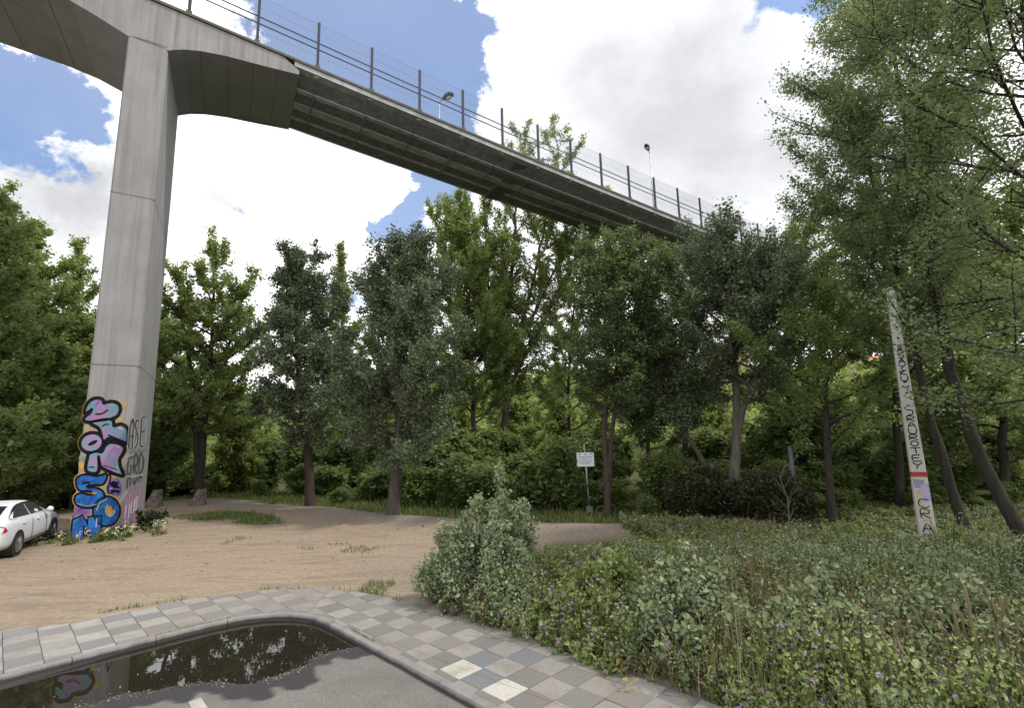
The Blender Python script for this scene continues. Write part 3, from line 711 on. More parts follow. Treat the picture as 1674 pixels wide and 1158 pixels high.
# face width in trace units: left border / right border at height y
def ledge(y_): return 116-.070*y_
def redge(y_): return 262-.075*y_
def X_(t, y_): return ledge(y_)+(redge(y_)-ledge(y_))*t
def tagline(pts, wd, m_, lay=2, n=5): 
    sp2.line(catmull([(X_(t, y_), y_) for t, y_ in pts], n, False), wd, m_, lay)
sp2.new()                      # upper tag, tall rounded letters A S E
for pts in ([(.06, 400), (.04, 260), (.14, 180), (.22, 200), (.24, 400)], [(.52, 190), (.38, 180), (.34, 235), (.50, 290), (.50, 370), (.36, 400)], [(.86, 160), (.68, 165), (.66, 280), (.68, 380), (.86, 385)]):
    tagline(pts, 22, 'p_white', 1); tagline(pts, 14, 'tag_dark', 2)
tagline([(.06, 310), (.24, 305)], 11, 'tag_dark'); tagline([(.68, 275), (.86, 265)], 11, 'tag_dark'); tagline([(.80, 230), (.92, 170), (.95, 360)], 12, 'p_teal', 1); tagline([(.12, 250), (.15, 380)], 9, 'p_grey', 1); tagline([(.44, 220), (.42, 350)], 8, 'p_grey', 1)
for t in (.08, .4, .7): tagline([(t, 425), (t+.08, 440), (t+.18, 425), (t+.25, 412)], 7, 'tag_dark')
for t in (.2, .5, .8): tagline([(t-.04, 140), (t, 118), (t+.05, 130)], 3, 'p_grey')
sp2.done('graffiti_tag', pier, boff)
sp2.new()                      # middle tag over a grey wash
sp2.fill([(X_(.03, 470), 470), (X_(.93, 455), 455), (X_(.95, 650), 650), (X_(.04, 735), 735)], 'p_grey', 0)
for pts in ([(.36, 470), (.12, 490), (.06, 600), (.22, 600), (.28, 545), (.16, 540)], [(.42, 600), (.42, 460), (.58, 470), (.56, 540), (.44, 545), (.60, 610)], [(.70, 600), (.70, 455), (.90, 480), (.90, 570), (.70, 605)], [(.10, 720), (.14, 640), (.28, 650), (.24, 700)], [(.42, 640), (.50, 690), (.62, 630)], [(.70, 670), (.78, 625), (.92, 640)]):
    tagline(pts, 13, 'tag_dark', 1)
tagline([(.04, 628), (.5, 622), (.95, 612)], 5, 'p_white', 2)
sp2.done('graffiti_tag', pier, boff)
sp2.new()                      # mauve block with white letters
sp2.fill([(X_(-.02, 790), 790), (X_(.2, 750), 750), (X_(.55, 690), 690), (X_(.62, 720), 720), (X_(.95, 650), 650), (X_(.97, 950), 950), (X_(.95, 1050), 1050), (X_(-.02, 1090), 1090)], 'p_mauve', 0)
for t in (.12, .3, .46, .63, .8, .9): tagline([(t, 760-90*t+random.uniform(-10, 20)), (t-.02, 900), (t-.01, 1040)], 4, 'p_lilac', 1)
for pts in ([(.12, 850), (.10, 960), (.30, 950), (.30, 840)], [(.42, 830), (.40, 920), (.56, 910), (.58, 800)], [(.14, 980), (.12, 1060), (.30, 1040), (.30, 960), (.14, 985)], [(.70, 780), (.68, 900), (.86, 880)]): tagline(pts, 10, 'p_white', 2, 1)
for t, y_ in ((.2, 830), (.62, 800), (.8, 770)): sp2.fill(sp2.ell((X_(t, y_), y_), 9, 13), 'p_orange', 2)
sp2.done('graffiti_tag', pier, boff)

# ------------------------------------------------------------------ white concrete pole, notice sign, thin post, stone markers
pb = gnd(1522, 912); pd = float(np.hypot(*pb[:2])); pt_ = top_at(1459, 474, pd); H = pt_[2]
ang = math.atan2(pb[0], pb[1])                     # face turned to the road
pole = tag(empty('utility_pole', pb, -ang+R(8)), 'pale tapered concrete pole with black scrawls and a red band in the weeds', 'pole')
def pw(z): return .168-.082*z/H                    # half width
mb = MB(); vs = []
for z in (-.3, H*.5, H-.06, H):
    a = pw(z) if z < H-.01 else pw(z)*.6; c = .02
    vs += [(-a+c, -a*.8, z), (a-c, -a*.8, z), (a, -a*.8+c, z), (a, a*.8, z), (-a, a*.8, z), (-a, -a*.8+c, z)]
mb.add(vs, [(i*6+k, i*6+(k+1) % 6, (i+1)*6+(k+1) % 6, (i+1)*6+k) for i in range(3) for k in range(6)]+[tuple(range(18, 24))])
fix_normals(mb.build('shaft', M['pole_conc'], pole))
mb = MB()
for i in range(9):
    z = H-.42-i*.27; mb.tube([(0, -pw(z)*.8-.003, z), (0, -pw(z)*.8+.05, z)], .028, 8)
mb.build('bolt_holes', M['hole'], pole)
mb = MB(); mb.tube([(0, -pw(H)*.8-.02, H-.12), (0, pw(H)*.8+.02, H-.12)], .06, 10); mb.tube([(-.1, -.02, H-.02), (-.03, -.02, H+.06), (.06, -.02, H+.05)], .02, 6); mb.build('top_fitting', M['galv'], pole)
zr = lambda v: top_at(1500, v, pd)[2]
def pole_z(v): return H*(912-v)/(912-474.)
mb = MB(); z = pole_z(783); a = pw(z)+.008; hh = .055
mb.hexa([(-a, -a*.84, z-hh), (a, -a*.84, z-hh), (a, a*.84, z-hh), (-a, a*.84, z-hh), (-a, -a*.84, z+hh), (a, -a*.84, z+hh), (a, a*.84, z+hh), (-a, a*.84, z+hh)])
fix_normals(mb.build('red_band', M['red'], pole))
tf = lambda x_, y_: (x_, y_)
tw = lambda x_, z, o_: (x_*pw(z), -pw(z)*.8-.001-o_, z)
spp = Spray(tf, tw)
def scrawl(v, glyphs, h):             # glyphs run down the shaft
    for g in glyphs:
        zc = pole_z(v); s_ = h
        for st in g: spp.line(catmull([(x_*.72, zc+(y_)*s_) for x_, y_ in st], 4, False) if len(st) > 2 else [(x_*.72, zc+y_*s_) for x_, y_ in st], .034/ .2*.22, 'black', 1) if False else spp_line(st, zc, s_)
        v += h*2.35*(912-474)/H
def spp_line(st, zc, s_):
    pts = [(x_*.72, zc+y_*s_) for x_, y_ in st]
    pts = catmull(pts, 4, False) if len(pts) > 2 else np.array(pts)
    # ribbon in metres: convert x to metres for an even stroke
    m_ = [(x_*pw(z_), z_) for x_, z_ in pts]; L, Rr = ribbon(m_, .024, False); n_ = len(L)
    vs = [(p[0], -pw(p[1])*.8-.004, p[1]) for p in L+Rr]
    spp.mb.add(vs, [(i, i+1, n_+i+1, n_+i) for i in range(n_-1)], spp.mi('black'))
gA = [[(-.8, -1), (0, 1), (.8, -1)], [(-.5, -.2), (.5, -.2)]]
gS = [[(.8, .8), (-.5, .9), (-.6, .2), (.6, -.1), (.5, -.9), (-.8, -.8)]]
gT = [[(-.9, .8), (.9, .8)], [(0, .8), (.1, -1)]]
gY = [[(-.9, 1), (0, 0)], [(.9, 1), (0, 0), (-.3, -1)]]
gU = [[(-.8, 1), (-.7, -.6), (0, -1), (.7, -.6), (.8, 1)]]
gC = [[(.8, .8), (-.6, .8), (-.8, -.5), (.2, -1), (.8, -.6)]]
gK = [[(-.7, 1), (-.7, -1)], [(.8, 1), (-.6, 0), (.8, -1)]]
gR = [[(-.7, -1), (-.7, 1), (.6, .8), (.5, .1), (-.6, 0), (.8, -1)]]
gJ = [[(-.6, 1), (.6, .8), (.5, -.6), (-.5, -1)]]
gO = [[(0, 1), (.8, .2), (.2, -.9), (-.7, -.4), (-.5, .7), (0, 1)]]
gE = [[(.7, .9), (-.7, .8), (-.7, -.9), (.8, -.9)], [(-.7, 0), (.5, .1)]]
colon = [[(-.45, .3), (-.2, .3)], [(.25, .3), (.5, .3)]]; smile = [[(-.8, .9), (-.4, .3), (.3, .3), (.8, .95)]]
spp.new(); scrawl(579, [gA, gS, gA, gY, gK, gU], .060); scrawl(634, [colon, smile], .055); spp.done('scrawled_lettering', pole, Vector((0, 0, 0)))
spp.new(); scrawl(684, [gJ, gR, gA, gU, gR, gO], .062); scrawl(745, [gT, gE, gY], .075); spp.done('scrawled_lettering', pole, Vector((0, 0, 0)))
def pfill(pts, m_, lay): spp.mb.poly([(x_*pw(pole_z(v)), -pw(pole_z(v))*.8-.002-.0015*lay, pole_z(v)) for x_, v in pts], spp.mi(m_))
spp.new(); pfill([(-.9, 790), (.5, 792), (.2, 806), (-.85, 804)], 'p_pink2', 0); pfill([(-.1, 800), (.95, 796), (.98, 824), (.2, 826)], 'p_lilac', 1); pfill([(-.7, 808), (-.1, 806), (.1, 846), (-.75, 842)], 'p_cream', 1); pfill([(-.3, 842), (.6, 838), (.4, 856), (-.5, 856)], 'p_cream', 0)
spp.done('spray_patches', pole, Vector((0, 0, 0)))
spp.new(); scrawl(828, [gC, gR], .10); scrawl(866, [gA, gK, gY], .095); spp.done('scrawled_lettering', pole, Vector((0, 0, 0)))
M['straw_wrap'] = M['straw']

sb = gnd(964, 838); sdst = float(np.hypot(*sb[:2])); st_ = top_at(955, 727, sdst)
sign = tag(empty('notice_sign', sb, -math.atan2(sb[0], sb[1])), 'small white notice board on a thin grey post at the edge of the wood', 'sign')
lean = st_-sb; lx = lean@np.array([math.cos(math.atan2(sb[0], sb[1])), -math.sin(math.atan2(sb[0], sb[1])), 0]); sh = lean[2]
o = MB().tube([(0, 0, .2), (lx, 0, sh)], .037, 10).build('post', M['galv'], sign, True)
o = MB().box((-.13, -.13, -.1), (.13, .13, .24)).build('concrete_foot', plain('grey_footing', (.17, .18, .19), .9), sign)
bm = bmesh.new(); bm.from_mesh(o.data); bmesh.ops.bevel(bm, geom=list(bm.edges), offset=.025, segments=2, affect='EDGES'); bm.to_mesh(o.data); bm.free()
zc = sh*(838-752)/(838-727.); hw, hh = .335, .27; cx = lx*zc/sh
o = MB().box((cx-hw, -.052, zc-hh), (cx+hw, -.038, zc+hh)).build('panel', M['sign_white'], sign)
mb = MB()
for r_, y_ in enumerate((.10, .015, -.07, -.15)):           # unreadable lines of print
    x_ = -.25+(.02 if r_ in (0, 3) else 0)
    while x_ < .25-(.06 if r_ == 3 else 0):
        w_ = random.uniform(.025, .075); mb.add([(cx+a, -.0545, zc+y_+b2) for a, b2 in ((x_, -.021), (min(x_+w_, .27), -.021), (min(x_+w_, .27), .021), (x_, .021))], [(0, 1, 2, 3)]); x_ += w_+.018
mb.build('faded_print', M['sign_blue'], sign)
mb = MB(); mb.tube([(cx, -.053, zc+.20), (cx, -.0548, zc+.20)], .03, 10)
for q_ in (-.22, .24): mb.add([(cx+q_+a, -.0545, zc+.19+b2) for a, b2 in ((-.05, 0), (.05, 0), (.05, .03), (-.05, .03))], [(0, 1, 2, 3)])
mb.build('emblem', plain('dark_print', (.10, .11, .15), .7), sign)

b3 = base_at(1304, 19.); t3 = top_at(1302, 731, 19.)
M['old_post'] = plain('dull_grey_post', (.085, .09, .095), .8)
tag(MB().tube([(0, 0, 0), (0, 0, t3[2])], .07, 10).tube([(0, 0, t3[2]), (0, 0, t3[2]+.03)], .08, 10).build('metal_post', M['old_post'], None, True), 'plain grey metal post standing behind the dark juniper', 'post').location = b3

def stone_marker(u, v, uh, vh, mirror, label):
    b_ = gnd(u, v); dd = float(np.hypot(*b_[:2])); h = top_at(uh, vh, dd)[2]
    mb = MB(); rg = np.random.default_rng(int(u)); w = .50
    lv = 7; vs = []; n_ = 12
    for i in range(lv+1):
        t = i/lv; z = h*t; hwid = w*(1-.52*t); sh_ = mirror*.30*t
        for k in range(n_):
            a = 2*math.pi*k/n_+.39; sq = 1/max(abs(math.cos(a)), abs(math.sin(a)))**.7
            j = 1+rg.uniform(-.08, .08); vs.append((sh_+hwid*.72*math.cos(a)*sq*j, hwid*.72*math.sin(a)*sq*j, z+rg.uniform(-.03, .03)))
    mb.add(vs, [(i*n_+k, i*n_+(k+1) % n_, (i+1)*n_+(k+1) % n_, (i+1)*n_+k) for i in range(lv) for k in range(n_)]+[tuple(range(lv*n_, lv*n_+n_))])
    o = mb.build('stone_marker', M['stone']); o.location = b_-np.array([0, 0, .05]); tag(o, label, 'stone')
stone_marker(250, 829, 252, 800, .6, 'rough leaning stone stub nearest the graffitied pier')
stone_marker(322, 827, 331, 798, .7, 'rough leaning stone stub beside the grass patch, under the big ash')

# ------------------------------------------------------------------ parked car
M['car_paint'] = plain('white_car_paint', (.60, .62, .64), .28, 0, var=.02, spec=.5)
m, nt, b = new_mat('car_glass'); b.inputs['Base Color'].default_value = (.012, .016, .018, 1); b.inputs['Roughness'].default_value = .04; b.inputs['Specular IOR Level'].default_value = .8; M['glass'] = m
M['tyre'] = plain('tyre_rubber', (.02, .02, .02), .85); M['rim'] = plain('alloy_rim', (.30, .31, .32), .35, .7); M['trim'] = plain('black_trim', (.018, .018, .02), .5)
m, nt, b = new_mat('tail_light_red'); b.inputs['Base Color'].default_value = (.38, .01, .015, 1); b.inputs['Roughness'].default_value = .15; M['tail'] = m
rw, fw2 = gnd(27.6, 909)[:2], gnd(83.5, 883.5)[:2]
fwd = (fw2-rw)/np.linalg.norm(fw2-rw); yaw = math.atan2(fwd[1], fwd[0]); left = np.array([-fwd[1], fwd[0]])
wb = 2.66; org = (rw+fw2)/2-fwd*wb/2+left*.90
car = tag(empty('parked_car', (org[0], org[1], ground_z(np.array([org[0]]), np.array([org[1]]))[0]), yaw), 'white hatchback saloon parked on the dirt beside the pier, cut by the frame', 'car')
secs = [(-1.02,.42,.66,.74,.80,.70,.88,.50),(-.96,.30,.78,.86,.93,.79,1.02,.60),(-.72,.24,.82,.895,.985,.82,1.09,.62),(-.45,.22,.83,.905,.995,.83,1.17,.60),(0.,.2,.84,.91,1.0,.835,1.345,.58),(.45,.2,.84,.91,1.0,.835,1.44,.56),(.95,.2,.84,.91,.995,.835,1.47,.57),(1.4,.2,.84,.91,.985,.835,1.455,.58),(1.75,.2,.84,.91,.975,.835,1.37,.58),(2.3,.2,.84,.905,.96,.82,1.05,.70),(2.75,.22,.83,.90,.925,.80,.98,.64),(3.2,.22,.82,.88,.85,.76,.90,.56),(3.48,.26,.74,.82,.74,.66,.78,.48),(3.6,.38,.56,.62,.62,.5,.64,.4)]
def ring_c(s):
    x_, zl, yl, ym, zb, yb, zt, yt = s
    h = [(0, zl), (yl*.7, zl), (yl, zl+.03), (ym-.01, max(zl+.12, .42)), (ym, .64 if zb > .75 else zb-.1), (ym-.015, zb-.09), (yb, zb), (yt+.04, zt-.055*(1 if zt-zb > .15 else .4)), (yt-.09, zt-.014), (0, zt)]
    return [(x_, -y_, z_) for y_, z_ in h]+[(x_, y_, z_) for y_, z_ in h[-2:0:-1]]
mb = MB(); vs = []; 
for s in secs: vs += ring_c(s)
k = 18; mb.add(vs, [(i*k+j, i*k+(j+1) % k, (i+1)*k+(j+1) % k, (i+1)*k+j) for i in range(len(secs)-1) for j in range(k)]+[tuple(range(k)), tuple(range((len(secs)-1)*k, len(secs)*k))[::-1]])
body = fix_normals(mb.build('body', M['car_paint'], car, True)); sm = body.modifiers.new('sub', 'SUBSURF'); sm.levels = sm.render_levels = 2
def side_y(x_, z_):
    xs = [s[0] for s in secs]; g = lambda c_: float(np.interp(x_, xs, [s[c_] for s in secs])); zb, yb, zt, yt = g(4), g(5), g(6), g(7)
    t = np.clip((z_-zb)/max(zt-.055-zb, .05), 0, 1); return yb+(yt+.04-yb)*t
def side_panel(poly, name, m_, off, parent, sgn=-1):
    P_ = catmull(poly, 3) if len(poly) > 6 else np.array(poly)
    out = []
    for (x_, z_) in P_: out.append((x_, sgn*(side_y(x_, z_)+off), z_))
    return fix_normals(MB().poly(out).build(name, m_, parent))
for sgn in (-1, 1):
    fr = side_panel([(-.34, 1.03), (.5, 1.015), (1.3, 1.005), (2.12, .985), (1.98, 1.10), (1.72, 1.27), (1.45, 1.385), (.95, 1.41), (.45, 1.385), (.12, 1.29), (-.12, 1.17)], 'window_frame', M['trim'], .006, car, sgn)
    side_panel([(-.20, 1.05), (.84, 1.04), (.84, 1.37), (.5, 1.355), (.14, 1.25)], 'window', M['glass'], .013, fr, sgn)
    side_panel([(.92, 1.04), (2.02, 1.02), (1.88, 1.13), (1.66, 1.26), (1.40, 1.36), (.92, 1.375)], 'window', M['glass'], .013, fr, sgn)
    for xh in (.30, 1.32):
        mb = MB(); mb.tube([(xh-.10, sgn*.905, .865), (xh, sgn*.925, .87), (xh+.10, sgn*.905, .865)], .018, 6); mb.build('door_handle', M['car_paint'], car, True)
    mb = MB()
    for xs_ in (.90, 1.98): mb.tube([(xs_, sgn*.912, .34), (xs_, sgn*.918, .64), (xs_, sgn*.90, .90)], .006, 4)
    mb.tube([(-.02+.36, sgn*.905, .36), (1.2, sgn*.909, .35), (2.3, sgn*.905, .36)], .012, 4)
    mb.build('door_seam', M['trim'], car)
    mb = MB(); mb.tube([(1.93, sgn*.90, 1.02), (1.90, sgn*.99, 1.06), (1.89, sgn*1.06, 1.06)], [.05, .10, .055], 8); mo = mb.build('mirror', M['car_paint'], car, True)
    for xw in (0., wb):
        mb = MB(); mb.tube([(xw, sgn*.55, .335), (xw, sgn*.916, .335)], .375, 28); mb.build('wheel_well_dark_disc', M['trim'], car)  # solid black disc, its colour stands in for the shaded wheel well
        w_ = empty('wheel', (xw, sgn*.82, .318)); w_.parent = car
        vs = []; nseg = 32; pr = [(-.10, .20), (-.10, .295), (-.07, .318), (.07, .318), (.10, .295), (.105, .215)]
        mb = MB(); k2 = len(pr)
        for i in range(nseg):
            a = 2*math.pi*i/nseg
            for (yy, rr_) in pr: vs.append((rr_*math.cos(a), sgn*yy, rr_*math.sin(a)))
        mb.add(vs, [(i*k2+j, i*k2+j+1, ((i+1) % nseg)*k2+j+1, ((i+1) % nseg)*k2+j) for i in range(nseg) for j in range(k2-1)]); fix_normals(mb.build('tyre', M['tyre'], w_, True))
        mb = MB(); mb.tube([(0, sgn*.05, 0), (0, sgn*.075, 0)], .205, 24)
        rim = mb.build('rim_dish', M['trim'], w_)
        mb = MB(); mb.tube([(0, sgn*.08, 0), (0, sgn*.112, 0)], .05, 12)
        for q_ in range(10):
            a = 2*math.pi*q_/10; mb.tube([(.03*math.cos(a), sgn*.10, .03*math.sin(a)), (.205*math.cos(a), sgn*.095, .205*math.sin(a))], [.020, .016], 5)
        ring_p = [(.205*math.cos(2*math.pi*q_/24), sgn*.098, .205*math.sin(2*math.pi*q_/24)) for q_ in range(25)]; mb.tube(ring_p, .014, 5, 0, False)
        mb.build('rim', M['rim'], w_)
    mb = MB(); P_ = [(-1.01, .50, .90), (-1.0, .50, .72), (-.985, .72, .72), (-.90, .845, .735), (-.74, .895, .78), (-.80, .86, .88), (-.92, .79, .93)]
    lo = [(x_-.02, sgn*(y_+.012), z_) for x_, y_, z_ in P_]; hi = [(x_+.06, sgn*(y_-.05), z_) for x_, y_, z_ in P_]; n_ = len(P_)
    mb.add(lo+hi, [tuple(range(n_)), tuple(range(n_, 2*n_))[::-1]]+[(i, (i+1) % n_, n_+(i+1) % n_, n_+i) for i in range(n_)]); fix_normals(mb.build('tail_light', M['tail'], car))
mb = MB(); vs = [(-.62, -.62, 1.135), (-.62, .62, 1.135), (.16, .54, 1.405), (.16, -.54, 1.405)]
rows_ = []
for t in np.linspace(0, 1, 5):
    x_ = -.60+.78*t; z_ = float(np.interp(x_, [s[0] for s in secs], [s[6] for s in secs])); yy = .60-.08*t
    rows_ += [(x_, -yy, z_-.018), (x_, 0, z_+.014), (x_, yy, z_-.018)]
mb.add(rows_, [(i*3+j, i*3+j+1, (i+1)*3+j+1, (i+1)*3+j) for i in range(4) for j in range(2)]); fix_normals(mb.build('rear_window', M['glass'], car, True))
MB().tube([(.30, 0, 1.41), (.22, 0, 1.50), (.10, 0, 1.53)], [.035, .02, .008], 6).build('roof_aerial', M['trim'], car)
mb = MB(); mb.hexa([(x_, y_, z_) for z_ in (.24, .36) for x_, y_ in ((-1.05, -.55), (-.85, -.55), (-.85, .55), (-1.05, .55))]); mb.build('bumper_insert', M['trim'], car)
mb = MB(); mb.hexa([(x_, y_, z_) for z_ in (.66, .78) for x_, y_ in ((-1.055, -.26), (-1.0, -.26), (-1.0, .26), (-1.055, .26))]); mb.build('number_plate', M['sign_white'], car)
mb = MB(); mb.hexa([(x_, -.84, z_) for z_ in (.47, .50) for x_ in (-.95, -.80)]+[(x_, -.865, z_) for z_ in (.47, .50) for x_ in (-.95, -.80)]) if False else None

# ------------------------------------------------------------------ plants
class TreeBuf:
    def __init__(s, seed): s.r = np.random.default_rng(seed); s.V = []; s.Fq = []; s.n = 0; s.sp = []; s.tints = []
    def tube(s, P_, rad, n):
        P_ = np.asarray(P_, float); m_ = len(P_)
        T_ = np.gradient(P_, axis=0); T_ /= np.linalg.norm(T_, axis=1)[:, None]+1e-9
        a = np.cross(T_, (.23, .41, .88)); a /= np.linalg.norm(a, axis=1)[:, None]+1e-9; b_ = np.cross(T_, a)
        an = np.linspace(0, 2*math.pi, n, endpoint=False); rad = np.asarray(rad)[:, None, None]
        s.V.append((P_[:, None]+rad*(a[:, None]*np.cos(an)[None, :, None]+b_[:, None]*np.sin(an)[None, :, None])).reshape(-1, 3))
        i = np.arange(m_-1)[:, None]*n; k = np.arange(n)[None]; k2 = (k+1) % n
        s.Fq.append((np.stack([i+k, i+k2, i+n+k2, i+n+k], -1).reshape(-1, 4))+s.n); s.n += m_*n
    def stem(s, pts, r0, n=10, wig=.04, flare=1.22):
        pts = np.array(pts, float); L = np.r_[0, np.cumsum(np.linalg.norm(np.diff(pts, axis=0), axis=1))]
        m_ = max(8, int(L[-1]/.7)); t = np.linspace(0, 1, m_)
        P_ = np.stack([np.interp(t*L[-1], L, pts[:, i]) for i in range(3)], -1)
        for _ in range(2): P_[1:-1] = .25*P_[:-2]+.5*P_[1:-1]+.25*P_[2:]
        P_[1:, :2] += s.r.normal(0, wig, (m_-1, 2))*np.linspace(.3, 1, m_-1)[:, None]
        rad = r0*(1-t)**.85+.012; rad *= 1+(flare-1)*np.exp(-t*L[-1]/.35)
        s.tube(P_, rad, n); return P_, rad
    def limb(s, p, d, L, r0, up=.10, wig=.11, m_=7, n=5):
        P_ = [np.array(p)]; d = np.array(d, float)
        for _ in range(m_-1):
            d = d+np.array([0, 0, up])+s.r.normal(0, wig, 3); d /= np.linalg.norm(d); P_.append(P_[-1]+d*L/(m_-1))
        P_ = np.array(P_); s.tube(P_, np.linspace(r0, max(.004, r0*.15), m_), n); return P_
    def branches(s, P_, rad, t0, nb, prof, el, sub=3.2, up=.10, spr=.13, sig=.16, subel=.8, tip=True, azb=None, thin=1.):
        thin = getattr(s, 'thin', 1.); r = s.r; L = np.linspace(0, 1, len(P_))
        for i in range(nb):
            t = t0+(1-t0)*((i+r.uniform(0, 1))/nb); j = t*(len(P_)-1); a = int(j); p = P_[a]+(P_[min(a+1, len(P_)-1)]-P_[a])*(j-a)
            tt = (t-t0)/(1-t0); ln = float(np.interp(tt, [q[0] for q in prof], [q[1] for q in prof]))*r.uniform(.52, 1.38)
            if ln < .12: continue
            az = i*2.4+r.uniform(-.5, .5); e = R(el[0]+(el[1]-el[0])*tt+r.uniform(-9, 9))
            if azb is not None and r.uniform() < azb[1]: az = azb[0]+r.normal(0, .6)
            d = np.array([math.cos(az)*math.cos(e), math.sin(az)*math.cos(e), math.sin(e)])
            r0 = max(.007, thin*min(rad[a]*.6, .019*ln+.010))
            Q = s.limb(p, d, ln, r0, up)
            for f in np.arange(.35, 1.01, spr/ max(ln, .3)): s.spray(Q, f, sig)
            ns = max(2, int(ln*sub))
            for _ in range(ns):
                f = r.uniform(.18, .98); q = f*(len(Q)-1); a2 = int(q); p2 = Q[a2]+(Q[min(a2+1, len(Q)-1)]-Q[a2])*(q-a2)
                dd = Q[min(a2+1, len(Q)-1)]-Q[max(a2-1, 0)]; dd /= np.linalg.norm(dd)+1e-9; dd = dd+r.normal(0, subel, 3); dd /= np.linalg.norm(dd)
                l2 = (.22+.42*(1-f))*ln*r.uniform(.5, 1.15)+.1; S = s.limb(p2, dd, l2, r0*.4+.003, up*.7, .16, 5, 3)
                for f2 in np.arange(.2, 1.01, spr/max(l2, .2)): s.spray(S, f2, sig)
        if tip:
            for f in np.linspace(.82, 1, 16): s.spray(P_, f, sig*.8)
    def spray(s, Q, f, sig):
        q = min(f, 1)*(len(Q)-1); a = int(q); p = Q[a]+(Q[min(a+1, len(Q)-1)]-Q[a])*(q-a); s.sp.append(np.r_[p, sig])
    def trunk_mesh(s, name): return np_mesh(name, np.concatenate(s.V), np.concatenate(s.Fq))
    def leaves(s, total, size, **kw):
        sp_ = np.array(s.sp); k = max(2, int(round(total/len(sp_)))); r = s.r
        keep = r.uniform(size=len(sp_)) < min(1., total/(k*len(sp_))+.02); sp_ = sp_[keep]
        c = np.repeat(sp_[:, :3], k, 0)+r.normal(0, 1, (len(sp_)*k, 3))*np.repeat(sp_[:, 3], k)[:, None]
        tint = np.repeat(np.clip(r.normal(.45, .2, len(sp_)), 0, 1), k)
        return c, np.clip(tint+r.normal(0, .17, len(c)), 0, 1)

def leaf_geo(c, size, r, aspect=.72, upb=.55, hexa=False, jit=.3):
    n = len(c); nrm = r.normal(0, 1, (n, 3)); nrm[:, 2] = np.abs(nrm[:, 2])*.7+upb; nrm /= np.linalg.norm(nrm, axis=1)[:, None]
    a = np.cross(nrm, r.normal(0, 1, (n, 3))); a /= np.linalg.norm(a, axis=1)[:, None]+1e-9; b_ = np.cross(nrm, a)
    s_ = (size*np.exp(r.normal(0, jit, n)))[:, None]; w = s_*aspect
    if hexa:
        V_ = np.stack([c-a*s_*.5, c-a*s_*.22-b_*w*.42+nrm*s_*.07, c+a*s_*.2-b_*w*.34+nrm*s_*.06, c+a*s_*.55-nrm*s_*.10, c+a*s_*.2+b_*w*.34+nrm*s_*.06, c-a*s_*.22+b_*w*.42+nrm*s_*.07], 1)
        f = np.arange(n)[:, None]*6+np.array([[0, 1, 2, 3]]); f2 = np.arange(n)[:, None]*6+np.array([[0, 3, 4, 5]])
        return V_.reshape(-1, 3), np.stack([f, f2], 1).reshape(-1, 4), 2
    V_ = np.stack([c-a*s_*.5, c-b_*w*.5+nrm*s_*.08, c+a*s_*.5, c+b_*w*.5+nrm*s_*.08], 1)
    return V_.reshape(-1, 3), np.arange(n*4).reshape(-1, 4), 1
def crown_mesh(name, c, tint, size, r, **kw):
    V_, f, k = leaf_geo(c, size, r, **kw); me = np_mesh(name, V_, f); face_attr(me, 'tint', np.repeat(tint, k)); return me
def plant_obj(kind, base, tb, nleaf, size, lm, bm_, label, cat, group=None, rz=0., part='crown', tpart='trunk', **kw):
    t = tag(empty(kind, base, rz), label, cat, group)
    link(tpart, tb.trunk_mesh(tpart), bm_, t, True)
    c, tint = tb.leaves(nleaf, size); link(part, crown_mesh(part, c, tint, size, tb.r, **kw), lm, t)
    return t
def copy_thing(o, loc, rz, sc, label=None, group=None):
    c = o.copy(); COL.objects.link(c); c.location = loc; c.rotation_euler = (0, 0, rz); c.scale = (sc, sc, sc) if not hasattr(sc, '__len__') else sc
    if label: c['label'] = label
    if group: c['group'] = group
    for ch in o.children:
        k = ch.copy(); COL.objects.link(k); k.parent = c
    return c
def gz(x_, y_): return float(ground_z(np.array([x_]), np.array([y_]))[0])
def place(u, dist):
    b_ = base_at(u, dist); b_[2] = gz(b_[0], b_[1])-.05; return b_
def stem_px(b_, dist, pts):       # (u, v) picture points at the tree's own distance, relative to its base
    out = [(0, 0, 0)]
    for q_ in pts:
        u, v = q_[:2]; dd = dist+(q_[2] if len(q_) > 2 else 0); out.append(tuple(top_at(u, v, dd)-b_))
    return out

# --- trees one can tell apart -------------------------------------------------------------------------------------------
def tree(seed, u, dist, stems, nb, prof, el, leaves, size, lm, bk, label, t0=.2, r0=.2, kind='tree', cat='tree', sub=3.2, up=.10, sig=.115, azb=None, spr=.12, **kw):
    b_ = place(u, dist); prof = [(a, c*1.18) for a, c in prof]; thin_ = .5 if seed in (120, 121, 122) else 1.; tb = TreeBuf(seed); tb.thin = thin_
    for i, st in enumerate(stems):
        P_, rad = tb.stem(stem_px(b_, dist, st), r0*(.74 if i == 0 else .56), wig=.05)
        tb.branches(P_, rad, t0, nb if i == 0 else int(nb*.75), prof, el, sub, up, spr, sig, azb=azb)
    return plant_obj(kind, b_, tb, leaves*1.35, size*.68, M[lm], M[bk], label, cat, **kw)
dK = K
D1 = 26.0; D2 = 20.6
tree(101, 509, D1, [[(503, 730), (487, 600), (480, 424)]], 62, [(0, 1.2), (.12, 2.0), (.55, 2.3), (.8, 1.7), (1, .5)], (8, 62), 54000, .155, 'leaf_silver', 'bark_red', 'grey green poplar with a short reddish trunk leaning left at the clearing edge', .22, .30, 'poplar_tree')
tree(102, 641, D2, [[(650, 740), (657, 640), (660, 520), (664, 404)]], 74, [(0, 1.6), (.15, 2.3), (.5, 2.3), (.8, 1.7), (1, .45)], (5, 60), 74000, .135, 'leaf_silver', 'bark', 'dense dark poplar with a thick bent grey trunk beside the path', .17, .31, 'poplar_tree')
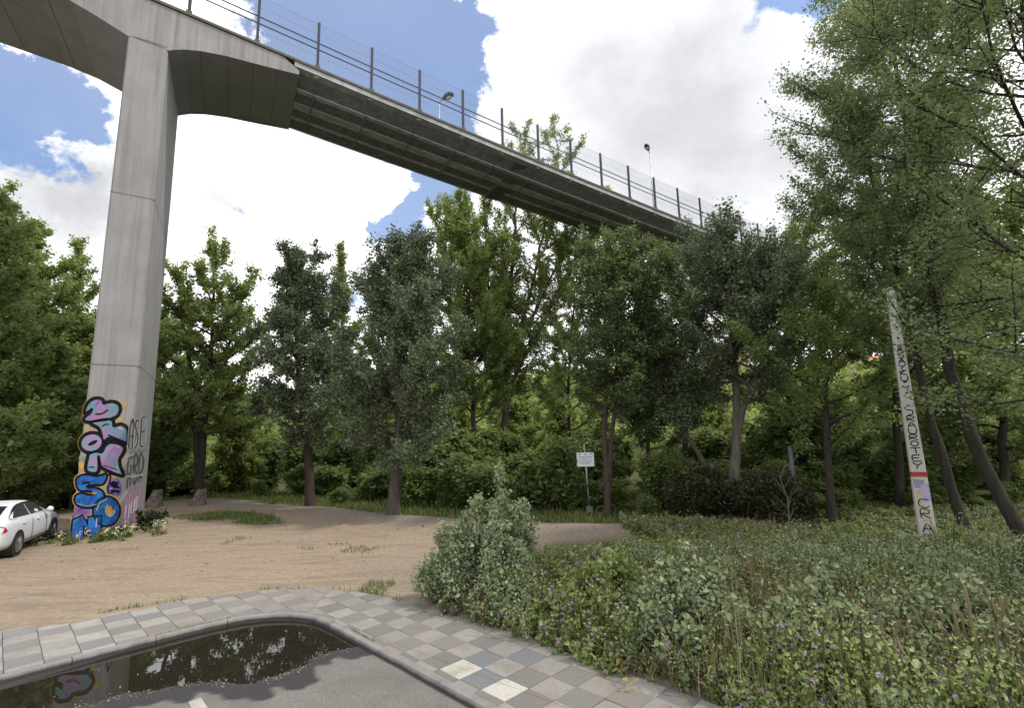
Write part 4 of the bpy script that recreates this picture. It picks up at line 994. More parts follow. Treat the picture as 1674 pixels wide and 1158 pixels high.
tree(103, 326, 33.0, [[(334, 700), (345, 600), (350, 392)], [(338, 640), (375, 560), (415, 440)], [(320, 640), (300, 540), (285, 432)]], 24, [(0, 3.2), (.3, 3.0), (.7, 1.9), (1, .5)], (5, 62), 44000, .20, 'leaf_poplar', 'bark_dark', 'broad ash with spreading upright limbs behind the stone stub', .22, .30, 'ash_tree')
tree(104, 566, 36.5, [[(562, 600), (556, 406)]], 40, [(0, 1.3), (.3, 1.9), (.7, 1.5), (1, .35)], (30, 72), 20000, .20, 'leaf_poplar', 'bark_dark', 'slim poplar with a pointed top rising between the two dark poplars', .15, .2, 'poplar_tree')
tree(105, 615, 38., [[(618, 600), (622, 425)]], 34, [(0, 1.8), (.3, 2.2), (.7, 1.6), (1, .4)], (25, 70), 18000, .20, 'leaf_poplar', 'bark_dark', 'pale leafy poplar half hidden behind the dense dark poplar', .15, .2, 'poplar_tree')
tree(106, 776, 34.5, [[(772, 600), (752, 318)], [(772, 560), (735, 430), (706, 345)]], 46, [(0, 3.2), (.2, 3.4), (.6, 2.8), (1, .8)], (18, 68), 66000, .185, 'leaf_poplar', 'bark_red', 'tall poplar with a straight reddish trunk under the bridge, blue sky to its left', .2, .22, 'poplar_tree')
tree(107, 822, 36.0, [[(826, 620), (832, 500), (845, 330), (860, 215)], [(828, 600), (862, 500), (915, 260), (905, 205)], [(830, 640), (880, 540), (975, 372), (1000, 330)], [(826, 600), (800, 480), (790, 330)], [(828, 610), (870, 520), (935, 380), (950, 330)], [(824, 620), (790, 540), (745, 400), (735, 340)]], 32, [(0, 2.5), (.3, 3.1), (.7, 2.6), (1, 1.0)], (22, 68), 92000, .185, 'leaf_poplar', 'bark', 'tallest poplar, its fan of bare limbs passing behind the bridge', .26, .34, 'poplar_tree', sub=3.6)
tree(108, 992, 18.8, [[(988, 660), (1000, 540), (1012, 410)], [(1000, 690), (1030, 560), (1050, 425)]], 40, [(0, .9), (.3, 1.7), (.65, 2.0), (1, .6)], (12, 62), 42000, .125, 'leaf_dark', 'bark_red', 'dark leafy tree with twin straight stems right of the notice sign', .36, .17, 'ash_tree')
tree(109, 1192, 20.5, [[(1208, 690), (1200, 600), (1190, 490), (1178, 380)], [(1212, 665), (1243, 615), (1262, 540), (1268, 440)]], 50, [(0, 1.4), (.35, 2.4), (.7, 1.8), (1, .5)], (5, 65), 54000, .13, 'leaf_silver', 'bark_pale', 'white poplar with a forked silvery trunk rising from the dark juniper', .44, .27, 'poplar_tree')
tree(110, 1180, 20.3, [[(1158, 752), (1110, 700), (1078, 640), (1062, 545), (1052, 520)]], 42, [(0, .5), (.35, 1.4), (.7, 1.4), (1, .5)], (10, 60), 26000, .125, 'leaf_silver', 'bark', 'low poplar leaning hard left out of the juniper', .40, .14, 'poplar_tree')
tree(111, 1357, 18.6, [[(1352, 700), (1348, 590), (1338, 470)]], 26, [(0, 2.0), (.35, 2.0), (.7, 1.4), (1, .5)], (8, 55), 15000, .12, 'leaf_ash', 'bark_dark', 'slender dark tree with bare radiating branches and an open top', .28, .15, 'ash_tree', sub=2.4)
tree(112, 1062, 23., [[(1060, 700), (1058, 560)]], 30, [(0, 1.3), (.5, 1.7), (1, .5)], (10, 55), 18000, .14, 'leaf_dark', 'bark_dark', 'small dark tree with a short trunk between the twin stemmed ash and the juniper', .3, .15, 'ash_tree')
# right-hand mass
tree(120, 1582, 18.2, [[(1552, 800), (1510, 640), (1486, 500), (1440, 330), (1400, 210)]], 48, [(0, 1.0), (.3, 2.1), (.65, 2.4), (1, .6)], (5, 55), 50000, .098, 'leaf_grey', 'bark_dark', 'leaning tree right of the white pole, its leafy top reaching toward the bridge', .38, .16, 'ash_tree')
tree(121, 1690, 16.4, [[(1640, 830), (1572, 690), (1545, 560), (1500, 300), (1450, 40), (1430, -60)]], 58, [(0, .8), (.25, 2.2), (.6, 2.9), (1, .7)], (0, 55), 70000, .092, 'leaf_grey', 'bark_dark', 'tall leaning tree by the right edge, its crown filling the upper corner', .32, .19, 'ash_tree', sub=3.4)
tree(122, 1790, 13.6, [[(1760, 500), (1700, 200), (1650, -120), (1640, -260)]], 60, [(0, 2.6), (.4, 3.4), (.75, 2.8), (1, .7)], (-5, 55), 58000, .092, 'leaf_grey', 'bark_dark', 'big dark tree rooted just outside the right edge, limbs reaching in', .22, .28, 'ash_tree', sub=3.4)
tree(123, 1470, 24., [[(1462, 600), (1450, 420), (1432, 330)]], 40, [(0, 2.2), (.4, 2.6), (.75, 1.9), (1, .5)], (5, 58), 34000, .15, 'leaf_ash', 'bark_dark', 'leafy tree behind the white pole, darker than the hillside behind it', .25, .2, 'ash_tree')
tree(127, 1640, 27., [[(1636, 600), (1650, 420), (1655, 330)]], 44, [(0, 2.8), (.4, 3.0), (.75, 2.2), (1, .6)], (5, 58), 38000, .17, 'leaf_poplar', 'bark_dark', 'bushy tree filling the gap behind the leaning trunks at the right edge', .12, .2, 'poplar_tree')
tree(128, 1545, 30., [[(1545, 600), (1552, 430), (1556, 370)]], 42, [(0, 2.6), (.4, 2.8), (.75, 2.0), (1, .6)], (5, 58), 32000, .18, 'leaf_poplar', 'bark_dark', 'bushy tree showing just right of the white pole, behind the leaning trunks', .12, .2, 'poplar_tree')
tree(124, 1290, 27., [[(1290, 560), (1296, 440), (1300, 385)]], 40, [(0, 2.6), (.4, 2.8), (.75, 1.9), (1, .5)], (5, 60), 36000, .16, 'leaf_poplar', 'bark', 'rounded tree that hides the far end of the bridge', .3, .2, 'poplar_tree')
tree(125, 1120, 27., [[(1120, 600), (1108, 450), (1090, 425)]], 36, [(0, 2.0), (.4, 2.3), (.75, 1.5), (1, .5)], (5, 60), 26000, .16, 'leaf_dark', 'bark_dark', 'dark tree just under the bridge soffit, left of the forked white poplar', .3, .2, 'ash_tree')
tree(126, 930, 38., [[(930, 600), (945, 400)]], 36, [(0, 2.4), (.4, 2.8), (.75, 2.0), (1, .5)], (15, 65), 24000, .2, 'leaf_poplar', 'bark_dark', 'loose poplar behind the tallest one, ending under the bridge edge', .2, .2, 'poplar_tree')
# left of the pier
for sd_, u, dist, tv, tu, wd, lab in ((130, 12, 34., 318, 8, 3.0, 'tallest dark tree at the left edge, its spire nearest the frame'), (131, 62, 38., 372, 62, 2.7, 'dark tree with a narrow pointed top, second from the left edge'), (132, 128, 41., 402, 128, 3.0, 'dark tree with a loose rounded top just left of the pier'), (133, -60, 30., 250, -60, 3.2, 'large dark tree mostly outside the left edge'), (134, 268, 39., 512, 268, 2.8, 'low dark tree showing just right of the pier'), (135, 205, 44., 470, 205, 2.6, 'dark tree standing behind the pier')):
    tree(sd_, u, dist, [[(u, 600), (tu, tv)]], 56, [(0, wd*1.0), (.2, wd*1.1), (.6, wd*.75), (1, .45)], (5, 62), 34000, .22, 'leaf_poplar' if sd_ in (131, 132) else 'leaf_ash', 'bark_dark', lab, .06, .26, 'poplar_tree')

# --- the wood behind: repeated trees that nothing tells apart -----------------------------------------------------------
protos = []
for k_, (h, wd, nb) in enumerate(((10., 2.6, 46), (12., 2.9, 50), (8.5, 2.8, 44), (11., 2.3, 46))):
    tb = TreeBuf(200+k_); P_, rad = tb.stem([(0, 0, 0), (.15, .1, h*.5), (0, .2, h)], .16, wig=.05)
    tb.branches(P_, rad, .10, nb, [(0, wd*.9), (.35, wd), (.7, wd*.75), (1, .4)], (0, 58))
    protos.append((tb, h))
wl, wg = 'slim leafy tree of the green wood behind the clearing', 'trees of the wood behind the clearing'
first = [None]*4; cnt = 0
spots = []
rg = np.random.default_rng(77)
for row, (dist, n_) in enumerate(((38, 9), (48, 12), (62, 15))):
    for i in range(n_):
        u = -160+(i+.5+rg.uniform(-.35, .35))*(2080/n_); spots.append((u, dist+rg.uniform(-3, 3), row))
for (u, dist, row) in spots:
    if row == 0 and (400 < u < 480 or 690 < u < 1150 or 1380 < u < 1480): continue
    k_ = cnt % 4; cnt += 1; b_ = base_at(u, dist); b_[2] = gz(b_[0], b_[1])-.1
    vt = rg.uniform(590, 665) if 250 < u < 1700 else rg.uniform(500, 600); ht = top_at(u, vt, dist)[2]-b_[2]; sc = np.clip(ht/protos[k_][1], .55, 1.25)
    if first[k_] is None:
        first[k_] = plant_obj('wood_tree', b_, protos[k_][0], 17000, .23, M['leaf_back'], M['bark_dark'], wl, 'tree', wg); first[k_].scale = (sc, sc, sc)
    else: copy_thing(first[k_], b_, rg.uniform(0, 6.28), (sc*1.1, sc*1.1, sc))

# --- undergrowth shrubs along the wood's edge
sl, sg = 'leafy green shrub in the undergrowth along the edge of the wood', 'undergrowth shrubs along the wood'
sh = []
for k_ in range(4):
    tb = TreeBuf(300+k_)
    for q_ in range(9):
        a = tb.r.uniform(0, 6.28); e = tb.r.uniform(.1, .6); h = tb.r.uniform(1.2, 2.0)
        P_, rad = tb.stem([(0, 0, 0), (math.cos(a)*e*.5, math.sin(a)*e*.5, h*.5), (math.cos(a)*e*1.4, math.sin(a)*e*1.4, h)], .025, 5, .03, 1.)
        tb.branches(P_, rad, .05, 9, [(0, .7), (.6, .6), (1, .25)], (0, 55), 3., sig=.12)
    sh.append(tb)
fs = [None]*4; cnt = 0
for row, (d0, n_) in enumerate(((.9, 22), (3.6, 30), (7.5, 30), (13., 26))):
    for i in range(n_):
        u = -110+(i+.5+rg.uniform(-.4, .4))*(1900/n_)
        dist = 12.
        while dist < 46 and base_at(u, dist)[1] < wood_edge(base_at(u, dist)[0])+d0: dist += .25
        dist += rg.uniform(-.5, .9)
        if row == 0 and (590 < u < 1010 or u < 345) or (row == 1 and u < 345): continue
        k_ = cnt % 4; cnt += 1; b_ = base_at(u, dist); b_[2] = gz(b_[0], b_[1])-.08; sc = rg.uniform(.28, .5) if row == 0 else rg.uniform(.7, 1.15) if row == 1 else rg.uniform(.9, 1.6); hz_ = rg.uniform(.65, 1.35); sc = (sc*1.4, sc*1.4, sc*hz_)
        if fs[k_] is None:
            fs[k_] = plant_obj('shrub', b_, sh[k_], 8000, .125, M['leaf_under'], M['bark_dark'], sl, 'shrub', sg, part='foliage', tpart='stems'); fs[k_].scale = sc
        else: copy_thing(fs[k_], b_, rg.uniform(0, 6.28), sc)

# --- dark juniper thicket, dead sapling, pier-side shrub
def juniper(u, dist, top_v, wd, seed, label):
    b_ = place(u, dist); tb = TreeBuf(seed); h = top_at(u, top_v, dist)[2]
    for q_ in range(16):
        a = q_*2.4; e = tb.r.uniform(.2, 1.)*wd; hh_ = h*(1-.45*(e/wd)**2)*tb.r.uniform(.7, 1.05)
        P_, rad = tb.stem([(0, 0, 0), (math.cos(a)*e*.7, math.sin(a)*e*.7, hh_*.45), (math.cos(a)*e, math.sin(a)*e, hh_)], .035, 5, .04, 1.)
        tb.branches(P_, rad, .05, 16, [(0, .75), (.6, .6), (1, .25)], (-10, 45), 3.5, sig=.09, spr=.08)
    return plant_obj('juniper_bush', b_, tb, 42000, .085, M['leaf_juniper'], M['bark_dark'], label, 'bush', part='foliage', tpart='stems', aspect=.4)
juniper(1150, 19.2, 772, 1.9, 401, 'dark brownish juniper thicket at the foot of the forked poplar')
juniper(1262, 18.6, 776, 1.5, 402, 'dark brownish juniper mound nearest the grey metal post')
tb = TreeBuf(410); b_ = place(1288, 16.6)
P_, rad = tb.stem([(0, 0, 0), (.05, 0, .9), (.0, .05, 1.9)], .016, 5, .05, 1.)
for i in range(14):
    a = i*2.4; tb.limb(P_[int(len(P_)*(.25+.7*i/14))], (math.cos(a), math.sin(a)*.6, .75), tb.r.uniform(.35, .7), .010, .1)
o = link('dead_sapling', tb.trunk_mesh('dead_sapling'), M['bark_pale'], None, True); o.location = b_; tag(o, 'bare pale dead sapling in front of the juniper mound', 'sapling')
tb = TreeBuf(411); b_ = np.array(BP(1.55, .9, 0)); b_[2] = 0
for q_ in range(9):
    a = tb.r.uniform(0, 6.28); h = tb.r.uniform(.35, .6); e = tb.r.uniform(.1, .65)
    P_, rad = tb.stem([(0, 0, 0), (math.cos(a)*e*.5, math.sin(a)*e*.5, h*.6), (math.cos(a)*e, math.sin(a)*e, h*(1-.35*e))], .012, 4, .03, 1.); tb.branches(P_, rad, .15, 6, [(0, .3), (1, .15)], (0, 55), 4, sig=.05, spr=.06)
plant_obj('dark_shrub', b_, tb, 1500, .095, leaf_mat('dark_shrub_leaf', [(.022, .03, .016), (.045, .06, .026), (.08, .09, .04)], None, .2), M['bark_dark'], 'small dark shrub at the right foot of the graffitied pier', 'shrub', part='foliage', tpart='stems', hexa=True)

# --- foreground poplar shoots (each bush a thing)
def sucker(u, v_base, top, wd, nst, nl, seed, label, size=.050, lm='leaf_sucker', n=9, kind='poplar_bush'):
    b_ = gnd(u, v_base); b_[2] = gz(b_[0], b_[1]); dist = float(np.hypot(*b_[:2])); h = top_at(top[0], top[1], dist)[2]-b_[2]; tb = TreeBuf(seed)
    side = top_at(top[0], top[1], dist)-b_
    for q_ in range(nst):
        a = q_*2.4+tb.r.uniform(-.4, .4); e = wd*math.sqrt((q_+.3)/nst); hh_ = h*(1-.60*(e/wd)**1.2)*tb.r.uniform(.62, 1.12)
        if q_ == 0: hh_ = h
        P_, rad = tb.stem([(math.cos(a)*e*.75, math.sin(a)*e*.75, 0), (math.cos(a)*e*.9+side[0]*.4, math.sin(a)*e*.9+side[1]*.4, hh_*.55), (math.cos(a)*e+side[0]*.8*(1-e/wd), math.sin(a)*e+side[1]*.8*(1-e/wd), hh_)], .012, 4, .025, 1.)
        tb.branches(P_, rad, .04, n, [(0, .34), (.5, .30), (1, .10)], (15, 62), 4.5, sig=.055, spr=.05)
    return plant_obj(kind, b_, tb, nl, size, M[lm], M['stem'], label, 'bush', part='foliage', tpart='stems', hexa=True, upb=.35, aspect=.8)
sucker(802, 985, (815, 762), .86, 28, 30000, 501, 'tall pointed grey green poplar bush at the corner of the pavement')
sucker(738, 985, (726, 862), .52, 16, 11000, 502, 'low rounded poplar bush on the path side of the tall pointed one')
sucker(830, 1008, (850, 925), .60, 13, 6000, 503, 'small bright poplar bush spilling onto the paving in front of the tall one')
sucker(1120, 1080, (1110, 900), .80, 20, 14000, 504, 'silvery poplar bush overhanging the paving slabs in the right foreground', .06)
sucker(1000, 1030, (985, 905), .66, 18, 9000, 505, 'leafy mallow clump with purple flowers left of the silvery bush', .062, 'leaf_mallow', kind='mallow_bush')
sucker(1330, 1100, (1330, 940), .9, 20, 13000, 506, 'grey green poplar shoots in mid field below the white pole', .06)
sucker(1560, 1110, (1570, 935), .9, 20, 13000, 507, 'grey green poplar shoots near the lower right corner', .06)

# --- weeds, flowers and grasses nobody could count
def weed_proto(kind, seed):
    r = np.random.default_rng(seed); st = []; lc = []; fl = []
    h = r.uniform(.55, 1.0); tb = TreeBuf(seed); ns = r.integers(2, 4)
    for _ in range(ns):
        a = r.uniform(0, 6.28); e = r.uniform(.05, .28); hh_ = h*r.uniform(.7, 1.)
        P_, rad = tb.stem([(r.normal(0, .05), r.normal(0, .05), 0), (math.cos(a)*e*.5, math.sin(a)*e*.5, hh_*.55), (math.cos(a)*e, math.sin(a)*e, hh_)], .0042, 3, .010, 1.)
        for f in np.linspace(.10, 1, 42 if kind != 'dry' else 8):
            j = f*(len(P_)-1); k_ = int(j); p = P_[k_]+(P_[min(k_+1, len(P_)-1)]-P_[k_])*(j-k_); lc.append(p+r.normal(0, .055, 3))
            lc.append(p+r.normal(0, .07, 3))
            if kind == 'mallow' and f > .5 and r.uniform() < .06: fl.append(p+r.normal(0, .05, 3)+np.array([0, 0, .03]))
    return np.concatenate(tb.V), np.concatenate(tb.Fq), np.array(lc), (np.array(fl) if fl else np.zeros((0, 3)))
def in_weeds(x_, y_):
    P_ = np.stack([x_, y_], -1); o = sd(OUT, P_)
    return (o > -.10+.16*vnoise(x_*2, y_*2, 41)) & (x_ > -1.3+.45*vnoise(x_, y_, 42)+np.clip(y_-10.5, 0, 9)*.55) & (y_ < np.where(x_ > 3.5+.5*vnoise(x_, y_, 44), wood_edge(x_)+.8, 12.6+.12*x_+.6*vnoise(x_*.8, y_, 43))) & (y_ > .5) & (x_ < 17)
r = np.random.default_rng(5)
W = {k_: [weed_proto(k_, 600+i+10*j) for i in range(6)] for j, k_ in enumerate(('shoot', 'mallow', 'dry'))}
acc = {k_: dict(V=[], F=[], n=0, L=[], Fl=[]) for k_ in W}
npl = 7600
xs = r.uniform(-2, 17, npl*3); ys = r.uniform(.8, 17.8, npl*3); ok = in_weeds(xs, ys)
# skip ground outside the view wedge
ok &= (np.abs(xs)/(ys+.8) < 1.35)
xs, ys = xs[ok][:npl], ys[ok][:npl]
zs_ = ground_z(xs, ys); n1 = vnoise(xs*.9, ys*.9, 51); n2 = vnoise(xs*.7, ys*.7, 52)
for x_, y_, z_, a1_, a2_ in zip(xs, ys, zs_, n1, n2):
    k_ = 'shoot' if a1_ > .22 else ('mallow' if a2_ > -.35 else 'dry')
    if r.uniform() < .30: k_ = ('mallow', 'mallow', 'dry', 'shoot')[r.integers(4)]
    V_, F_, L_, Fl_ = W[k_][r.integers(6)]; sc = r.uniform(.70, 1.2)*float(np.interp(y_, [3, 6, 8.5, 10.5, 12.5, 16], [1.0, 1.0, .86, .66, .42, .32])*(1.45 if r.uniform() < .06 else 1.))*(1+.22*vnoise(np.array([x_*1.1]), np.array([y_*1.1]), 55)[0]); a = r.uniform(0, 6.28)
    if sd(OUT, np.array([[x_, y_]]))[0] < .35: sc *= .6
    Rm = np.array([[math.cos(a), -math.sin(a), 0], [math.sin(a), math.cos(a), 0], [0, 0, 1]])*sc; off = np.array([x_, y_, z_])
    A = acc[k_]; A['V'].append(V_@Rm.T+off); A['F'].append(F_+A['n']); A['n'] += len(V_); A['L'].append(L_@Rm.T+off)
    if len(Fl_): A['Fl'].append(Fl_@Rm.T+off)
for k_, lm, nm, lab, sz in (('shoot', 'leaf_sucker', 'weeds', 'silvery green poplar shoots and weeds filling the right foreground', .039), ('mallow', 'leaf_mallow', 'weeds', 'green mallow plants among the right foreground weeds', .041), ('dry', 'straw', 'weeds', 'dry straw coloured stalks among the right foreground weeds', .05)):
    A = acc[k_]; o = tag(empty('weeds', (0, 0, 0)), lab, 'weeds', kind='stuff')
    so = link('stalks', np_mesh('stalks', np.concatenate(A['V']), np.concatenate(A['F'])), M['stem'] if k_ != 'dry' else M['straw'], o); so['kind'] = 'stuff'
    L_ = np.concatenate(A['L'])
    tn = np.clip(.42+.18*vnoise(L_[:, 0]*3, L_[:, 1]*3, 61)+r.normal(0, .2, len(L_)), 0, 1)
    lo = link('leaves', crown_mesh('leaves', L_, tn, sz, r, hexa=True, upb=.4, aspect=.8 if k_ != 'dry' else .35), M[lm], o); lo['kind'] = 'stuff'
    if A['Fl']:
        Fl_ = np.concatenate(A['Fl']); n_ = len(Fl_); c_ = np.repeat(Fl_, 4, 0)+r.normal(0, .012, (n_*4, 3))
        fo = link('flowers', crown_mesh('flowers', c_, np.repeat(r.uniform(0, 1, n_), 4), .034, r, upb=.3, aspect=.9), M['flower'], o); fo['kind'] = 'stuff'

def tall_grass():
    n_ = 60000; xs = r.uniform(-1.5, 16, n_); ys = r.uniform(.8, 15, n_); ok = in_weeds(xs, ys) & (np.abs(xs)/(ys+.8) < 1.35) & (vnoise(xs*.8, ys*.8, 101)+r.normal(0, .35, n_) > .05); xs, ys = xs[ok], ys[ok]
    h = r.uniform(size=len(xs)) < .45; hs_ = lambda y_: np.interp(y_, [3, 7, 11], [.62, .55, .34])
    grass('grass', xs[h], ys[h], hs_(ys[h]), .0045, 'dry straw grass standing among the right foreground weeds', 'straw', lean=.4)
    grass('grass', xs[~h], ys[~h], hs_(ys[~h])*.95, .0055, 'fresh green grass standing among the right foreground weeds', 'grass', lean=.45)
def blades(xs, ys, h, w, r, lean=.45):
    n = len(xs); z = ground_z(xs, ys)-.01; a = r.uniform(0, 6.28, n); d = np.stack([np.cos(a), np.sin(a), np.zeros(n)], -1); s_ = np.stack([-np.sin(a), np.cos(a), np.zeros(n)], -1)*w
    hh_ = (np.asarray(h)*np.exp(r.normal(0, .35, n)))[:, None]; ln = r.uniform(.1, 1, n)[:, None]*lean; b_ = np.stack([xs, ys, z], -1); u_ = np.array([0, 0, 1.])
    p1 = b_+d*hh_*ln*.35+u_*hh_*.6; p2 = b_+d*hh_*ln+u_*hh_*(1-.25*ln)
    V_ = np.stack([b_-s_, b_+s_, p1+s_*.7, p1-s_*.7, p2], 1).reshape(-1, 3); i = np.arange(n)[:, None]*5
    return V_, [i+np.array([[0, 1, 2, 3]]), i+np.array([[3, 2, 4]])]
def grass(name, xs, ys, h, w, lab, lm='grass', cat='grass', lean=.5):
    V_, f = blades(xs, ys, h, w, r, lean); me = np_mesh(name, V_, f); n = len(xs)
    t = np.clip(.45+.2*vnoise(xs*2, ys*2, 71)+r.normal(0, .2, n), 0, 1); face_attr(me, 'tint', np.r_[t, t]); return tag(link(name, me, M[lm]), lab, cat, kind='stuff')
tall_grass()
# green patch in the clearing
gp = [gnd(*q_)[:2] for q_ in ((275, 846), (320, 838), (380, 836), (440, 846), (475, 858), (430, 861), (370, 858), (310, 852))]
c0 = np.mean(gp, 0); n_ = 60000; xs = r.uniform(c0[0]-5, c0[0]+5, n_); ys = r.uniform(c0[1]-4, c0[1]+4, n_); s_ = sdist_poly(np.stack([xs, ys], -1), gp)
ok = s_ < .12*vnoise(xs*3, ys*3, 81)-.02; xs, ys = xs[ok], ys[ok]; kk_ = vnoise(xs*1.8, ys*1.8, 103)+r.normal(0, .5, len(xs)) > -.35; xs, ys = xs[kk_], ys[kk_]; grass('grass', xs, ys, .10+.07*np.clip(vnoise(xs*1.5, ys*1.5, 104), -1, 1), .010, 'green grass patch in the middle of the dirt clearing')
# grass along the wood edge and on the verge by the path
n_ = 150000; xs = r.uniform(-26, 14, n_); ys = r.uniform(15, 36, n_)
ey = wood_edge(xs); dd_ = ys-ey+.5*vnoise(xs, ys, 82)
ok = (dd_ > 0) & (dd_ < 5) & (r.uniform(size=n_) < .9-.14*dd_); grass('grass', xs[ok], ys[ok], .17, .014, 'rough grass fringe along the edge of the wood')
# tufts along the back edge of the paving, the kerb joint and the track between
tx, ty = [], []
for a_, b_ in zip(out_pts[:-1], out_pts[1:]):
    L = np.linalg.norm(b_-a_); k_ = int(L*70)
    t = r.uniform(0, 1, k_); P_ = a_+(b_-a_)*t[:, None]+r.normal(0, .05, (k_, 2)); keep = (vnoise(P_[:, 0]*2.3, P_[:, 1]*2.3, 83) > .15) & (P_[:, 0] > -8)
    tx.append(P_[keep, 0]); ty.append(P_[keep, 1])
n_ = 14000; xs = r.uniform(-9, 1, n_); ys = r.uniform(12, 18, n_); c_ = np.abs(ys-(13.7-.35*(xs+1.6)))
ok = (c_ < .5+.3*vnoise(xs, ys, 84)) & (vnoise(xs*1.7, ys*1.7, 85) > .25); tx.append(xs[ok]); ty.append(ys[ok])
n_ = 5000; xs = r.uniform(-3.2, 0, n_); ys = r.uniform(9.3, 11.3, n_); ok = vnoise(xs*2.5, ys*2.5, 86) > .75; tx.append(xs[ok]); ty.append(ys[ok])
kl = resample(np.array(offs(road_pts, .142)), .006); kk_ = (vnoise(kl[:, 0]*2.1, kl[:, 1]*2.1, 111) > .45) & (np.abs(kl[:, 0]) < 8); kl = kl[kk_]+r.normal(0, .012, (kk_.sum(), 2))
V_, f = blades(kl[:, 0], kl[:, 1], .035, .004, r, .7); V_[:, 2] += (.012-ground_z(V_[:, 0], V_[:, 1])).clip(0); me = np_mesh('grass', V_, f); face_attr(me, 'tint', r.uniform(0, 1, 2*len(kl))); tag(link('grass', me, M['grass']), 'tiny weeds growing in the joint behind the kerb', 'grass', kind='stuff')
grass('grass', np.concatenate(tx), np.concatenate(ty), .075, .007, 'thin grass tufts along the paving edge and the track')
# dry weeds, pale and yellow flowers round the pier's foot
n_ = 16000; xs = r.uniform(-18, -10, n_); ys = r.uniform(12, 20, n_)
sd_b = np.stack([xs, ys], -1)-np.array(BP(.55, .2, 0))[:2]; al, ac = sd_b@DD[:2], sd_b@NN[:2]
ok = ((al/1.7)**2+((ac+.45)/.95)**2 < 1+.55*vnoise(xs*2, ys*2, 91)) & (vnoise(xs*4, ys*4, 92) > -.5) & ~((np.abs(al) < .66) & (ac > -.15))
px_, py_ = xs[ok], ys[ok]; half = r.uniform(size=len(px_)) < .68
k3 = r.uniform(size=len(px_)) < .26*(vnoise(px_*2.5, py_*2.5, 93) > -.2)+.05; px_, py_, half = px_[k3], py_[k3], half[k3]
grass('grass', px_[half], py_[half], .26, .009, 'dry grass round the foot of the graffitied pier', 'straw', lean=.7); grass('grass', px_[~half], py_[~half], .15, .010, 'green grass round the foot of the graffitied pier')
o_ = tag(empty('weeds', (0, 0, 0)), 'leafy weeds with pale and yellow flowers at the front of the pier', 'weeds', kind='stuff')
cl = r.choice(len(px_), 46); lv = []; tv = []
for q_ in cl:
    h = r.uniform(.08, .55)*r.uniform(.5, 1); n3_ = int(20+130*h); c3 = np.array([px_[q_], py_[q_], gz(px_[q_], py_[q_])])
    lv.append(c3+np.c_[r.normal(0, .05+.16*h, n3_), r.normal(0, .05+.16*h, n3_), r.uniform(.02, h, n3_)]); tv.append(np.clip(r.normal(r.uniform(.1, .9), .15, n3_), 0, 1))
lo = link('leaves', crown_mesh('leaves', np.concatenate(lv), np.concatenate(tv), .065, r, hexa=True), M['leaf_under'], o_); lo['kind'] = 'stuff'
k_ = r.choice(len(px_), 130); L_ = np.stack([px_[k_]+.3, py_[k_], ground_z(px_[k_], py_[k_])+r.uniform(.18, .4, 130)], -1)
lo = link('flowers', crown_mesh('flowers', np.repeat(L_, 3, 0)+r.normal(0, .02, (390, 3)), np.repeat(r.uniform(0, 1, 130), 3), .045, r), M['flower_pale'], o_); lo['kind'] = 'stuff'
# yellowing leaves at the paving's edge
yl = []
for u, v in ((945, 1060), (965, 1068), (1000, 1072), (1010, 1085), (1015, 1098), (905, 1005), (1022, 1108)):
    p = gnd(u, v, .15); yl.append(p+r.normal(0, .05, (5, 3)))
lo = tag(link('leaves', crown_mesh('leaves', np.concatenate(yl), r.uniform(0, 1, 5*len(yl)), .06, r, hexa=True), M['yellow_leaf']), 'yellowing leaves low on the weeds beside the paving', 'leaves', kind='stuff')
# dry litter on the ground by the paving and wood edge
n_ = 5200; xs = r.uniform(-3, 9, n_); ys = r.uniform(3, 12, n_); o = sd(OUT, np.stack([xs, ys], -1)); ok = (o > -.5) & (o < .6) & (xs > -2.2)
L_ = np.stack([xs[ok], ys[ok], ground_z(xs[ok], ys[ok]).clip(-.0)+.018], -1)
fl_p = np.c_[r.uniform(-6.2, -2.6, 160), r.uniform(6.2, 8.9, 160)]; fl_p = fl_p[(sdist_poly(fl_p, pud_poly) < -.05) & (vnoise(fl_p[:, 0]*2, fl_p[:, 1]*2, 113) > .2)][:34]
L_ = np.r_[L_, np.c_[fl_p, np.full(len(fl_p), -.074)]]
tag(link('litter', crown_mesh('litter', L_, r.uniform(0, 1, len(L_)), .03, r, upb=3., aspect=.4), M['straw']), 'dry leaf litter along the back of the paving', 'litter', kind='stuff')

n_ = 5200; xs = r.uniform(-16, 5, n_); ys = r.uniform(8.5, 22, n_); ok = (sd(OUT, np.stack([xs, ys], -1)) > .05) & (ys < wood_edge(xs)-.3) & (r.uniform(size=n_) < .25+.6*(vnoise(xs*.8, ys*.8, 97) > .1))
xs, ys = xs[ok], ys[ok]; zg_ = ground_z(xs, ys); sz = .012*np.exp(r.normal(0, .55, len(xs)))
sh_p = np.array(fine_sh); pk = r.integers(0, len(sh_p), 700); sh_q = sh_p[pk]+r.normal(0, .06, (700, 2))+np.array([.03, -.04]); ok = sd(ROAD, sh_q) < -.05; sh_q = sh_q[ok]
xs = np.r_[xs, sh_q[:, 0]]; ys = np.r_[ys, sh_q[:, 1]]; zg_ = np.r_[zg_, np.full(len(sh_q), -.078)]; sz = np.r_[sz, .0055*np.exp(r.normal(0, .5, len(sh_q)))]
n_ = len(xs); ctr_ = np.stack([xs, ys, zg_+sz*.3], -1)
oc = np.array([(1, 0, 0), (0, 1, 0), (-1, 0, 0), (0, -1, 0), (0, 0, .8), (0, 0, -.8)]); V_ = (ctr_[:, None]+oc[None]*sz[:, None, None]*r.uniform(.6, 1.3, (n_, 6, 1))).reshape(-1, 3)
